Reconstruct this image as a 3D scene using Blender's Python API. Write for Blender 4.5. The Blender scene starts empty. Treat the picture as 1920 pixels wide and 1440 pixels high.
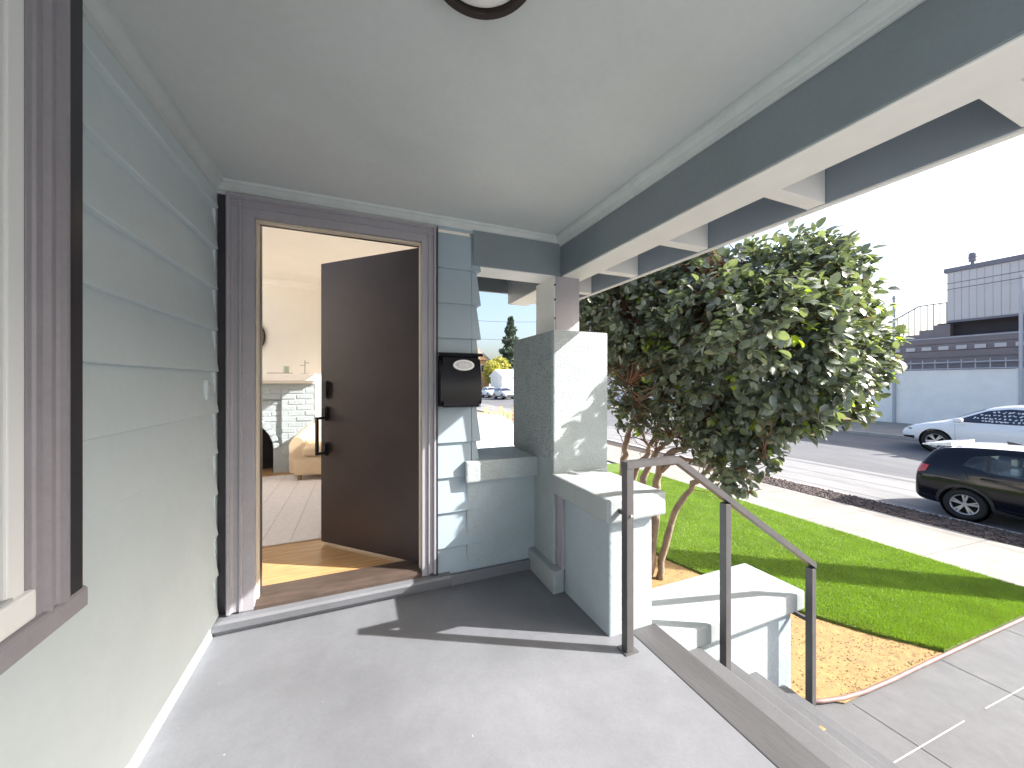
import bpy, bmesh, math, random
import numpy as np
from mathutils import Vector, Matrix
from mathutils.bvhtree import BVHTree
from mathutils import noise as mnoise
random.seed(7)
rng = np.random.default_rng(11)
R = math.radians
sc = bpy.context.scene

# ------------------------------------------------------------------ camera, sky, sun, exposure
EYE = 1.35
YAW = math.atan(285 / 690)
cd = bpy.data.cameras.new('camera')
cam = bpy.data.objects.new('camera', cd)
sc.collection.objects.link(cam)
cam.location = (0, 0, EYE)
cam.rotation_euler = (R(90), 0, -YAW)
cd.sensor_fit = 'HORIZONTAL'
cd.sensor_width = 36
cd.lens = 36 * 690 / 1920
cd.shift_y = -3 / 1920
cd.clip_start = 0.02
cd.clip_end = 3000
sc.camera = cam

ELEV = R(34.1)
SAZ = (0.88, -0.475)
wd = bpy.data.worlds.new('World')
sc.world = wd
wd.use_nodes = True
wn = wd.node_tree
wn.nodes.clear()
sky = wn.nodes.new('ShaderNodeTexSky')
sky.sky_type = 'NISHITA'
sky.sun_disc = False
sky.sun_elevation = ELEV
sky.sun_rotation = math.atan2(SAZ[0], SAZ[1])
sky.air_density = 1.0
sky.dust_density = 4.5
sky.ozone_density = 1.0
bg = wn.nodes.new('ShaderNodeBackground')
bg.inputs['Strength'].default_value = 0.09
wo = wn.nodes.new('ShaderNodeOutputWorld')
wn.links.new(sky.outputs[0], bg.inputs[0])
wn.links.new(bg.outputs[0], wo.inputs[0])

sd = bpy.data.lights.new('sun', 'SUN')
sd.energy = 3.3
sd.angle = R(0.53)
sd.color = (1.0, 0.965, 0.92)
sun = bpy.data.objects.new('sun', sd)
sc.collection.objects.link(sun)
sun.location = (30, -16, 30)
S = Vector((SAZ[0] * math.cos(ELEV), SAZ[1] * math.cos(ELEV), math.sin(ELEV)))
sun.rotation_euler = (-S).to_track_quat('-Z', 'Y').to_euler()

sc.view_settings.view_transform = 'Standard'
sc.view_settings.look = 'None'
sc.view_settings.exposure = 2.07
sc.view_settings.gamma = 1.0
sc.view_settings.use_curve_mapping = False
try:
    sc.cycles.max_bounces = 10
    sc.cycles.diffuse_bounces = 6
    sc.cycles.transparent_max_bounces = 12
    sc.cycles.use_denoising = True
    sc.cycles.sample_clamp_indirect = 8
    sc.cycles.caustics_reflective = False
    sc.cycles.caustics_refractive = False
except Exception:
    pass

# ------------------------------------------------------------------ helpers
SN, CS = math.sin(YAW), math.cos(YAW)


def W(u, v, f):
    """a point f metres in front of the camera seen at photo pixel (u, v)"""
    r = (u - 960) / 690 * f
    return Vector((f * SN + r * CS, f * CS - r * SN, EYE - (v - 717) / 690 * f))


def link(o, parent=None):
    sc.collection.objects.link(o)
    if parent is not None:
        o.parent = parent
    return o


def root_of(o):
    while o.parent is not None:
        o = o.parent
    return o


def tag(o, label=None, cat=None, group=None, kind=None):
    if label: o['label'] = label
    if cat: o['category'] = cat
    if group: o['group'] = group
    if kind: o['kind'] = kind
    return o


def thing(name, label, cat, loc=(0, 0, 0), group=None, rz=0.0):
    o = bpy.data.objects.new(name, None)
    o.empty_display_size = 0.1
    o.location = loc
    o.rotation_euler = (0, 0, rz)
    link(o)
    return tag(o, label, cat, group)


def obj(name, bm, mats, parent=None, local=False, smooth=False, angle=None, origin=None):
    """link a bmesh (world coordinates unless local) as one mesh object"""
    if not isinstance(mats, (list, tuple)):
        mats = [mats]
    off = Vector((0, 0, 0))
    if parent is not None and not local:
        off = root_of(parent).location.copy()
    if parent is None and not local:
        if origin is None:
            co = [v.co for v in bm.verts]
            lo = Vector((min(c.x for c in co), min(c.y for c in co), min(c.z for c in co)))
            hi = Vector((max(c.x for c in co), max(c.y for c in co), max(c.z for c in co)))
            origin = Vector(((lo.x + hi.x) / 2, (lo.y + hi.y) / 2, lo.z))
        off = Vector(origin)
    if off.length > 0:
        bmesh.ops.translate(bm, verts=bm.verts, vec=-off)
    bmesh.ops.recalc_face_normals(bm, faces=bm.faces)
    me = bpy.data.meshes.new(name)
    bm.to_mesh(me)
    bm.free()
    for m in mats:
        me.materials.append(m)
    if smooth:
        me.polygons.foreach_set('use_smooth', [True] * len(me.polygons))
        if angle:
            me.set_sharp_from_angle(angle=R(angle))
    o = bpy.data.objects.new(name, me)
    link(o, parent)
    if parent is None and not local:
        o.location = off
    return o


def np_obj(name, verts, faces, mats, parent=None, loc=None, mi=None, smooth=False):
    me = bpy.data.meshes.new(name)
    verts = np.asarray(verts, dtype=np.float32)
    faces = np.asarray(faces, dtype=np.int32)
    if parent is not None:
        verts = verts - np.array(root_of(parent).location, dtype=np.float32)
    elif loc is not None:
        verts = verts - np.array(loc, dtype=np.float32)
    n, k = faces.shape
    me.vertices.add(len(verts))
    me.vertices.foreach_set('co', verts.ravel())
    me.loops.add(n * k)
    me.loops.foreach_set('vertex_index', faces.ravel())
    me.polygons.add(n)
    me.polygons.foreach_set('loop_start', np.arange(n, dtype=np.int32) * k)
    for m in (mats if isinstance(mats, (list, tuple)) else [mats]):
        me.materials.append(m)
    if mi is not None:
        me.polygons.foreach_set('material_index', np.asarray(mi, dtype=np.int32))
    if smooth:
        me.polygons.foreach_set('use_smooth', np.ones(n, dtype=bool))
    me.update(calc_edges=True)
    me.validate()
    o = bpy.data.objects.new(name, me)
    link(o, parent)
    if parent is None and loc is not None:
        o.location = loc
    return o


def B():
    return bmesh.new()


def box(bm, x0, x1, y0, y1, z0, z1, bev=0.0, seg=2):
    vs = [bm.verts.new(p) for p in ((x0, y0, z0), (x1, y0, z0), (x1, y1, z0), (x0, y1, z0),
                                    (x0, y0, z1), (x1, y0, z1), (x1, y1, z1), (x0, y1, z1))]
    fs = [bm.faces.new([vs[i] for i in f]) for f in
          ((0, 3, 2, 1), (4, 5, 6, 7), (0, 1, 5, 4), (1, 2, 6, 5), (2, 3, 7, 6), (3, 0, 4, 7))]
    if bev > 0:
        es = set(e for f in fs for e in f.edges)
        bmesh.ops.bevel(bm, geom=list(es), offset=bev, segments=seg, affect='EDGES', profile=0.6)
    return vs


def bx(x0, x1, y0, y1, z0, z1, bev=0.0, seg=2):
    b = B()
    box(b, x0, x1, y0, y1, z0, z1, bev, seg)
    return b


def prism(bm, pts, axis, a, b):
    """extrude polygon pts (2D) along axis from a to b. axis x: pts=(y,z); y: (x,z); z: (x,y)"""
    def P(p, t):
        return {'x': (t, p[0], p[1]), 'y': (p[0], t, p[1]), 'z': (p[0], p[1], t)}[axis]
    A = [bm.verts.new(P(p, a)) for p in pts]
    Bv = [bm.verts.new(P(p, b)) for p in pts]
    bm.faces.new(A)
    bm.faces.new(list(reversed(Bv)))
    n = len(pts)
    for i in range(n):
        bm.faces.new((A[i], Bv[i], Bv[(i + 1) % n], A[(i + 1) % n]))


def tube(bm, pts, rad, n=8, cap=True):
    pts = [Vector(p) for p in pts]
    if not hasattr(rad, '__len__'):
        rad = [rad] * len(pts)
    rings = []
    up = None
    for i, p in enumerate(pts):
        d = (pts[min(i + 1, len(pts) - 1)] - pts[max(i - 1, 0)]).normalized()
        if up is None:
            up = d.orthogonal().normalized()
        up = (up - d * up.dot(d))
        up = up.normalized() if up.length > 1e-5 else d.orthogonal().normalized()
        s = d.cross(up)
        rings.append([bm.verts.new(p + (up * math.cos(2 * math.pi * k / n) + s * math.sin(2 * math.pi * k / n)) * rad[i]) for k in range(n)])
    for a, b in zip(rings, rings[1:]):
        for k in range(n):
            bm.faces.new((a[k], a[(k + 1) % n], b[(k + 1) % n], b[k]))
    if cap:
        bm.faces.new(list(reversed(rings[0])))
        bm.faces.new(rings[-1])


def bar(bm, p, q, w, h, up=(0, 0, 1)):
    """square bar between two points, w across, h along 'up'"""
    p, q, up = Vector(p), Vector(q), Vector(up)
    d = (q - p).normalized()
    s = d.cross(up).normalized()
    t = s.cross(d).normalized()
    c = [(-w / 2, -h / 2), (w / 2, -h / 2), (w / 2, h / 2), (-w / 2, h / 2)]
    A = [bm.verts.new(p + s * a + t * b) for a, b in c]
    C = [bm.verts.new(q + s * a + t * b) for a, b in c]
    bm.faces.new(A)
    bm.faces.new(list(reversed(C)))
    for i in range(4):
        bm.faces.new((A[i], C[i], C[(i + 1) % 4], A[(i + 1) % 4]))


def lathe(bm, prof, n=32, M=Matrix()):
    """revolve (r, z) profile about local z, transformed by M"""
    rings = []
    for r, z in prof:
        if r < 1e-6:
            rings.append([bm.verts.new(M @ Vector((0, 0, z)))])
        else:
            rings.append([bm.verts.new(M @ Vector((r * math.cos(2 * math.pi * k / n), r * math.sin(2 * math.pi * k / n), z))) for k in range(n)])
    for a, b in zip(rings, rings[1:]):
        for k in range(n):
            k2 = (k + 1) % n
            if len(a) == 1 and len(b) == 1:
                continue
            if len(a) == 1:
                bm.faces.new((a[0], b[k], b[k2]))
            elif len(b) == 1:
                bm.faces.new((a[k], b[0], a[k2]))
            else:
                bm.faces.new((a[k], b[k], b[k2], a[k2]))


# ------------------------------------------------------------------ materials
def pmat(name, col, rough=0.6, var=0.08, vs=3.0, bump=0.0, bs=60.0, dist=0.004, metal=0.0, spec=0.5,
         col2=None, stretch=None, coat=0.0, speck=None, bdetail=3.0, bump2=0.0, bs2=5.0, grain=None):
    m = bpy.data.materials.new(name)
    m.use_nodes = True
    nt = m.node_tree
    N, L = nt.nodes, nt.links
    bs_ = N['Principled BSDF']
    bs_.inputs['Roughness'].default_value = rough
    bs_.inputs['Metallic'].default_value = metal
    bs_.inputs['Specular IOR Level'].default_value = spec
    bs_.inputs['Coat Weight'].default_value = coat
    bs_.inputs['Coat Roughness'].default_value = 0.05
    tc = N.new('ShaderNodeTexCoord')
    vec = tc.outputs['Object']
    if stretch:
        mp = N.new('ShaderNodeMapping')
        mp.inputs['Scale'].default_value = stretch
        L.new(vec, mp.inputs[0])
        vec = mp.outputs[0]
    n1 = N.new('ShaderNodeTexNoise')
    n1.inputs['Scale'].default_value = vs
    n1.inputs['Detail'].default_value = 5
    n1.inputs['Roughness'].default_value = 0.6
    L.new(vec, n1.inputs['Vector'])
    rp = N.new('ShaderNodeValToRGB')
    rp.color_ramp.elements[0].position = 0.3
    rp.color_ramp.elements[1].position = 0.7
    c1 = [max(0, c * (1 - var)) for c in col] + [1]
    c2 = ([c for c in col2] if col2 else [min(1, c * (1 + var)) for c in col]) + [1]
    rp.color_ramp.elements[0].color = c1
    rp.color_ramp.elements[1].color = c2
    L.new(n1.outputs[0], rp.inputs[0])
    colout = rp.outputs[0]
    if speck:
        sc_, thr, scol = speck
        vo = N.new('ShaderNodeTexNoise')
        vo.inputs['Scale'].default_value = sc_
        vo.inputs['Detail'].default_value = 2
        L.new(vec, vo.inputs['Vector'])
        r2 = N.new('ShaderNodeValToRGB')
        r2.color_ramp.elements[0].position = thr
        r2.color_ramp.elements[1].position = min(1, thr + 0.05)
        L.new(vo.outputs[0], r2.inputs[0])
        mx = N.new('ShaderNodeMixRGB')
        mx.inputs[2].default_value = list(scol) + [1]
        L.new(r2.outputs[0], mx.inputs[0])
        L.new(colout, mx.inputs[1])
        colout = mx.outputs[0]
    if grain:
        for gs_, ga_ in grain:
            gn = N.new('ShaderNodeTexNoise')
            gn.inputs['Scale'].default_value = gs_
            gn.inputs['Detail'].default_value = 6
            gn.inputs['Roughness'].default_value = 0.7
            L.new(vec, gn.inputs['Vector'])
            mr = N.new('ShaderNodeMapRange')
            mr.inputs['From Min'].default_value = 0.3
            mr.inputs['From Max'].default_value = 0.7
            mr.inputs['To Min'].default_value = 1 - ga_
            mr.inputs['To Max'].default_value = 1 + ga_
            L.new(gn.outputs[0], mr.inputs['Value'])
            mg = N.new('ShaderNodeMixRGB')
            mg.blend_type = 'MULTIPLY'
            mg.inputs[0].default_value = 1.0
            L.new(colout, mg.inputs[1])
            L.new(mr.outputs[0], mg.inputs[2])
            colout = mg.outputs[0]
    L.new(colout, bs_.inputs['Base Color'])
    if bump > 0:
        n2 = N.new('ShaderNodeTexNoise')
        n2.inputs['Scale'].default_value = bs
        n2.inputs['Detail'].default_value = bdetail
        L.new(vec, n2.inputs['Vector'])
        b = N.new('ShaderNodeBump')
        b.inputs['Strength'].default_value = bump
        b.inputs['Distance'].default_value = dist
        L.new(n2.outputs[0], b.inputs['Height'])
        if bump2 > 0:
            n3 = N.new('ShaderNodeTexNoise')
            n3.inputs['Scale'].default_value = bs2
            L.new(vec, n3.inputs['Vector'])
            b2 = N.new('ShaderNodeBump')
            b2.inputs['Strength'].default_value = bump2
            b2.inputs['Distance'].default_value = 0.02
            L.new(n3.outputs[0], b2.inputs['Height'])
            L.new(b2.outputs[0], b.inputs['Normal'])
        L.new(b.outputs[0], bs_.inputs['Normal'])
    return m


def glassmat(name, tint=(1, 1, 1), refl=0.06):
    m = bpy.data.materials.new(name)
    m.use_nodes = True
    N, L = m.node_tree.nodes, m.node_tree.links
    N.clear()
    o = N.new('ShaderNodeOutputMaterial')
    t = N.new('ShaderNodeBsdfTransparent')
    t.inputs[0].default_value = list(tint) + [1]
    g = N.new('ShaderNodeBsdfGlossy')
    g.inputs['Roughness'].default_value = 0.02
    mx = N.new('ShaderNodeMixShader')
    mx.inputs[0].default_value = refl
    L.new(t.outputs[0], mx.inputs[1])
    L.new(g.outputs[0], mx.inputs[2])
    L.new(mx.outputs[0], o.inputs[0])
    return m


def leafmat(name, col, trans=0.25, rough=0.3, ns=6):
    m = bpy.data.materials.new(name)
    m.use_nodes = True
    N, L = m.node_tree.nodes, m.node_tree.links
    p = N['Principled BSDF']
    p.inputs['Roughness'].default_value = rough
    p.inputs['Specular IOR Level'].default_value = 0.8
    tc = N.new('ShaderNodeTexCoord')
    no = N.new('ShaderNodeTexNoise')
    no.inputs['Scale'].default_value = ns
    no.inputs['Detail'].default_value = 4
    L.new(tc.outputs['Object'], no.inputs['Vector'])
    rp = N.new('ShaderNodeValToRGB')
    rp.color_ramp.elements[0].position = 0.3
    rp.color_ramp.elements[1].position = 0.7
    rp.color_ramp.elements[0].color = [c * 0.6 for c in col] + [1]
    rp.color_ramp.elements[1].color = [c * 1.4 for c in col] + [1]
    L.new(no.outputs[0], rp.inputs[0])
    L.new(rp.outputs[0], p.inputs['Base Color'])
    tr = N.new('ShaderNodeBsdfTranslucent')
    tr.inputs[0].default_value = (col[0] * 2.2, col[1] * 2.4, col[2] * 0.9, 1)
    mx = N.new('ShaderNodeMixShader')
    mx.inputs[0].default_value = trans
    out = N['Material Output']
    L.new(p.outputs[0], mx.inputs[1])
    L.new(tr.outputs[0], mx.inputs[2])
    L.new(mx.outputs[0], out.inputs[0])
    return m


M = {}
M['siding'] = pmat('siding_paint', (0.6, 0.675, 0.7), 0.5, 0.04, 2.0, 0.15, 35, 0.002, grain=((1.2, 0.03), (25, 0.02)))
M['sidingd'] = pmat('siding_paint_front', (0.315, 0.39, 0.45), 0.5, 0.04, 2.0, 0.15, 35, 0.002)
M['ceil'] = pmat('ceiling_paint', (0.565, 0.6, 0.6), 0.6, 0.05, 1.2, 0.25, 25, 0.003, bump2=0.15, bs2=3, grain=((1.5, 0.03), (30, 0.025)))
M['crown'] = pmat('crown_paint', (0.54, 0.585, 0.58), 0.55, 0.06, 8, 0.2, 60, 0.002)
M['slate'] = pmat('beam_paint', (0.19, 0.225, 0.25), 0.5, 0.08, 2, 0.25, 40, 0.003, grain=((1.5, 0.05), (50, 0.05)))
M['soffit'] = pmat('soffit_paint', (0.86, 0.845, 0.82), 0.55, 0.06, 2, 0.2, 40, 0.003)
M['mauve'] = pmat('mauve_trim_paint', (0.325, 0.31, 0.34), 0.45, 0.05, 3, 0.12, 50, 0.002, grain=((4, 0.05), (60, 0.05)))
M['dark'] = pmat('channel_and_shade_paint', (0.035, 0.034, 0.042), 0.4, 0.1, 3)  # real channels and stops, plus the painted shade beside the right casing
M['stucco'] = pmat('stucco_paint', (0.36, 0.405, 0.415), 0.75, 0.05, 4, 1.0, 120, 0.007, bdetail=5, bump2=0.25, bs2=6, grain=((4, 0.05), (90, 0.07)))
M['stuccop'] = pmat('pit_shade_stucco', (0.37, 0.41, 0.415), 0.8, 0.12, 9, 1.0, 70, 0.012, bdetail=5, bump2=0.35, bs2=9, speck=(75, 0.585, (0.13, 0.14, 0.145)))  # dark specks paint the shade in the pits of the pillar's left face
M['stuccos'] = pmat('smooth_stucco', (0.34, 0.4, 0.435), 0.65, 0.05, 4, 0.6, 45, 0.006, bump2=0.25, bs2=7, grain=((3, 0.05), (70, 0.06)))
M['cap'] = pmat('cap_paint', (0.335, 0.365, 0.372), 0.6, 0.05, 4, 0.4, 40, 0.004, grain=((3, 0.08), (60, 0.06)))
M['floor'] = pmat('porch_floor_paint', (0.162, 0.168, 0.184), 0.5, 0.18, 1.1, 0.4, 14, 0.004, spec=0.3, speck=(55, 0.775, (0.42, 0.42, 0.42)), grain=((0.8, 0.05), (7, 0.06), (90, 0.06)))
M['nosing'] = pmat('nosing_paint', (0.075, 0.074, 0.077), 0.5, 0.14, 3, 0.3, 22, 0.004, stretch=(4, 0.7, 4), grain=((2, 0.08), (80, 0.10)))
M['tread'] = pmat('tread_paint', (0.105, 0.106, 0.112), 0.55, 0.12, 3, 0.2, 22, 0.003, grain=((2, 0.10), (80, 0.10)))
M['fasciap'] = pmat('fascia_paint', (0.27, 0.31, 0.36), 0.5, 0.08, 2, 0.25, 40, 0.003)
M['door'] = pmat('door_paint', (0.042, 0.03, 0.031), 0.46, 0.08, 3, 0.15, 90, 0.001, spec=0.45, grain=((1.5, 0.10), (40, 0.05)))
M['black'] = pmat('black_metal', (0.008, 0.008, 0.009), 0.3, 0.1, 5)
M['bronze'] = pmat('bronze', (0.03, 0.02, 0.017), 0.4, 0.15, 5, metal=0.3)
M['diff'] = pmat('frosted_glass', (0.85, 0.84, 0.82), 0.35, 0.01)
M['mailbox'] = pmat('mailbox_enamel', (0.006, 0.006, 0.010), 0.2, 0.1, 5, spec=0.3)
M['plate'] = pmat('number_plate', (0.75, 0.75, 0.76), 0.4, 0.02)
M['plateg'] = pmat('number_plate_inner', (0.5, 0.51, 0.53), 0.4, 0.03)
M['railm'] = pmat('rail_metal', (0.095, 0.092, 0.095), 0.42, 0.12, 9, 0.1, 80, 0.001, metal=0.25)
M['vinyl'] = pmat('white_vinyl', (0.92, 0.93, 0.93), 0.35, 0.01)
M['paneb'] = pmat('dark_window_glass', (0.05, 0.06, 0.065), 0.05, 0.05, spec=0.8)
M['cream'] = pmat('cream_wall', (0.88, 0.84, 0.76), 0.7, 0.02)
M['creamj'] = pmat('cream_jamb', (0.66, 0.58, 0.46), 0.5, 0.03)
M['iwhite'] = pmat('interior_white', (0.9, 0.87, 0.82), 0.5, 0.02)
M['oak'] = pmat('oak_floor', (0.46, 0.26, 0.11), 0.35, 0.22, 3, 0.1, 20, 0.002, stretch=(1.2, 14, 1), col2=(0.60, 0.36, 0.16))
M['thresh'] = pmat('threshold_wood', (0.07, 0.05, 0.04), 0.45, 0.3, 6, 0.3, 30, 0.003, stretch=(1, 8, 1))
M['brickp'] = pmat('painted_brick', (0.36, 0.41, 0.43), 0.7, 0.04, 6, 0.5, 28, 0.008)
M['soot'] = pmat('soot', (0.008, 0.007, 0.008), 0.9, 0.2)
M['rug'] = pmat('rug_wool', (0.7, 0.65, 0.62), 0.95, 0.07, 30, 0.5, 220, 0.004)
M['rugline'] = pmat('rug_groove', (0.56, 0.52, 0.5), 0.95, 0.07, 30)
M['linen'] = pmat('chair_linen', (0.60, 0.47, 0.32), 0.9, 0.05, 12, 0.3, 300, 0.002)
M['wood'] = pmat('chair_leg_wood', (0.25, 0.15, 0.07), 0.5, 0.2, 12)
M['greenglass'] = pmat('green_glass_jar', (0.45, 0.52, 0.42), 0.15, 0.05)
M['tan'] = pmat('mulch_tan', (0.235, 0.16, 0.072), 0.95, 0.15, 14, 0.6, 90, 0.008, col2=(0.34, 0.215, 0.08))
M['chip'] = pmat('bark_chip', (0.3, 0.2, 0.09), 0.9, 0.3, 9, col2=(0.42, 0.28, 0.12))
M['turf'] = pmat('turf_base', (0.1, 0.16, 0.02), 0.9, 0.35, 30, 0.7, 90, 0.02)
M['blade'] = leafmat('turf_blade', (0.17, 0.26, 0.028), 0.22, 0.6, 2.2)
M['edging'] = pmat('edging', (0.20, 0.13, 0.12), 0.6, 0.2, 8)
M['walk'] = pmat('walkway_concrete', (0.105, 0.106, 0.11), 0.75, 0.10, 3, 0.3, 120, 0.002, bump2=0.1, bs2=4, grain=((1.2, 0.10), (12, 0.06), (140, 0.10)))
M['joint'] = pmat('joint', (0.12, 0.12, 0.125), 0.8, 0.2)
M['seal'] = pmat('pale_joint', (0.36, 0.35, 0.345), 0.7, 0.1)
M['side'] = pmat('sidewalk_concrete', (0.235, 0.222, 0.2), 0.85, 0.12, 2.2, 0.3, 90, 0.003, bump2=0.1, bs2=3, grain=((0.9, 0.10), (10, 0.06), (120, 0.08)))
M['kerb'] = pmat('kerb_concrete', (0.40, 0.37, 0.35), 0.85, 0.15, 3, 0.3, 60, 0.004)
M['darkchip'] = pmat('dark_rock', (0.055, 0.045, 0.042), 0.85, 0.5, 9, col2=(0.16, 0.12, 0.105))
M['soil'] = pmat('dark_soil', (0.06, 0.048, 0.042), 0.95, 0.4, 20, 0.8, 60, 0.03)
M['asph'] = pmat('asphalt', (0.125, 0.127, 0.133), 0.9, 0.10, 1.2, 0.4, 150, 0.004, stretch=(1, 0.3, 1), grain=((0.3, 0.10), (3, 0.08), (60, 0.10)))
M['lane'] = pmat('concrete_lane', (0.225, 0.222, 0.222), 0.9, 0.12, 1.0, 0.3, 100, 0.004, stretch=(1, 0.3, 1), grain=((0.3, 0.10), (2, 0.08), (40, 0.08)))
M['ground'] = pmat('ground_dirt', (0.26, 0.23, 0.20), 0.95, 0.2, 0.3)
M['drive'] = pmat('driveway_concrete', (0.4, 0.385, 0.37), 0.85, 0.1, 1.5, 0.2, 60, 0.003)
M['bark'] = pmat('camellia_bark', (0.27, 0.21, 0.165), 0.85, 0.3, 8, 0.7, 25, 0.012)
M['twig'] = pmat('twig_bark', (0.22, 0.115, 0.07), 0.85, 0.3, 15)
M['leafd'] = leafmat('leaf_dark', (0.125, 0.15, 0.12), 0.12, 0.30)
M['leafm'] = leafmat('leaf_mid', (0.2, 0.235, 0.165), 0.18, 0.33)
M['leafy'] = leafmat('leaf_young', (0.22, 0.30, 0.035), 0.35, 0.4)
M['leafo'] = leafmat('leaf_brown', (0.20, 0.12, 0.06), 0.2, 0.6)
M['pwhite'] = pmat('white_car_paint', (0.78, 0.79, 0.81), 0.25, 0.01, coat=0.8)
M['psilver'] = pmat('silver_car_paint', (0.50, 0.52, 0.55), 0.3, 0.01, coat=0.8, metal=0.3)
M['pblack'] = pmat('black_car_paint', (0.004, 0.005, 0.011), 0.12, 0.01, coat=0.1, spec=0.3)
M['plastic'] = pmat('black_plastic', (0.022, 0.021, 0.024), 0.55, 0.1, 6)
M['rubber'] = pmat('tyre_rubber', (0.014, 0.014, 0.015), 0.8, 0.1, 9)
M['alloy'] = pmat('alloy_rim', (0.55, 0.55, 0.57), 0.3, 0.02, metal=0.6)
M['well'] = pmat('wheel_well', (0.006, 0.006, 0.007), 0.9, 0.1)
M['tint'] = pmat('tinted_glass', (0.02, 0.024, 0.045), 0.06, 0.02, spec=0.8)
M['red'] = pmat('red_lens', (0.45, 0.03, 0.02), 0.15, 0.05, coat=0.8)
M['clearlens'] = pmat('headlamp_lens', (0.45, 0.47, 0.5), 0.1, 0.05, coat=0.8)
M['seat'] = pmat('pale_seat_cloth', (0.50, 0.52, 0.50), 0.8, 0.03)
M['ink'] = pmat('white_window_paint', (0.72, 0.74, 0.80), 0.7, 0.02)
M['bwhite'] = pmat('white_boundary_paint', (0.88, 0.87, 0.85), 0.8, 0.02, 0.5, 0.2, 20, 0.006, grain=((0.25, 0.04), (2, 0.03)))
M['bpanel'] = pmat('pale_panel_paint', (0.6, 0.58, 0.58), 0.7, 0.04, 0.6)
M['bfascia'] = pmat('grey_fascia', (0.19, 0.19, 0.23), 0.6, 0.08, 1)
M['bbrown'] = pmat('brown_cladding', (0.23, 0.2, 0.21), 0.7, 0.1, 1.2)
M['bdark'] = pmat('recess_shadow_tone', (0.05, 0.048, 0.06), 0.8, 0.1)  # near-black tone paints the shadow in the gap between the storeys
M['steel'] = pmat('galvanised_steel', (0.45, 0.46, 0.50), 0.5, 0.06, 3, metal=0.3)
M['wire'] = pmat('cable', (0.12, 0.12, 0.13), 0.7, 0.1)
M['pole'] = pmat('pole_wood', (0.14, 0.10, 0.075), 0.9, 0.2, 2, 0.5, 12, 0.02, stretch=(1, 1, 0.1))
M['conif'] = leafmat('conifer_needles', (0.045, 0.075, 0.05), 0.1, 0.7)
M['yellowt'] = leafmat('yellow_foliage', (0.30, 0.28, 0.06), 0.3, 0.6)
M['palm'] = leafmat('palm_frond', (0.07, 0.11, 0.03), 0.2, 0.5)
M['orange'] = pmat('orange_house_paint', (0.52, 0.33, 0.18), 0.8, 0.08, 1)
M['roof'] = pmat('roof_shingle', (0.28, 0.25, 0.235), 0.9, 0.15, 2, 0.4, 12, 0.02)
M['cedar'] = pmat('cedar_board', (0.52, 0.33, 0.17), 0.8, 0.2, 3, stretch=(4, 4, 0.6))
M['glass'] = glassmat('clear_glass')
M['carglass'] = glassmat('car_glass', (0.80, 0.87, 0.86))

# ------------------------------------------------------------------ terrain and setting
PX = [-80, 2.8, 4.5, 7.3, 9.7, 10.55]
PZ = [-0.86, -0.86, -0.95, -1.13, -1.27, -1.30]


def gz(x):
    return float(np.interp(x, PX, PZ))


def sheet(name, xs, y0, y1, zf, m, kind='structure', lift=0.0, ny=1, thick=0.0):
    b = B()
    ys = np.linspace(y0, y1, ny + 1)
    g = [[b.verts.new((x, y, zf(x) + lift)) for x in xs] for y in ys]
    for j in range(ny):
        for i in range(len(xs) - 1):
            b.faces.new((g[j][i], g[j][i + 1], g[j + 1][i + 1], g[j + 1][i]))
    if thick:
        r = bmesh.ops.extrude_face_region(b, geom=b.faces[:])
        bmesh.ops.translate(b, verts=[v for v in r['geom'] if isinstance(v, bmesh.types.BMVert)], vec=(0, 0, -thick))
    o = obj(name, b, m, origin=((xs[0] + xs[-1]) / 2, (y0 + y1) / 2, zf(xs[0])))
    return tag(o, kind=kind)


sheet('ground', [-900, 900], -900, 900, lambda x: -1.75, M['ground'])
sheet('yard', [-40, 2.8, 4.5, 7.3], -40, 160, lambda x: gz(x) - 0.05, M['drive'])
# front walk from the steps to the pavement, with its cut joints
sheet('walkway', [1.6, 2.8, 4.5, 7.296], -2.2, 1.598, gz, M['walk'], lift=0.0, thick=0.08)
walk = bpy.data.objects['walkway']


def strip(name, pts, w, m, parent, lift=0.003):
    b = B()
    for (x0, y0), (x1, y1) in zip(pts, pts[1:]):
        d = Vector((x1 - x0, y1 - y0)).normalized()
        n = Vector((-d.y, d.x)) * w / 2
        vs = [b.verts.new((x, y, gz(x) + lift)) for x, y in
              ((x0 + n.x, y0 + n.y), (x1 + n.x, y1 + n.y), (x1 - n.x, y1 - n.y), (x0 - n.x, y0 - n.y))]
        b.faces.new(vs)
    return obj(name, b, m, parent)


strip('joint', [(3.17, -2.2), (3.165, 1.455)], 0.012, M['joint'], walk)
strip('joint', [(4.45, -2.2), (4.45, 1.455)], 0.012, M['joint'], walk)
strip('joint', [(5.75, -2.2), (5.75, 1.455)], 0.012, M['joint'], walk)
strip('pale_joint', [(2.82, 1.13), (3.72, 1.115)], 0.007, M['seal'], walk, 0.005)
strip('pale_joint', [(4.02, 1.11), (5.2, 1.08)], 0.007, M['seal'], walk, 0.005)
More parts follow.
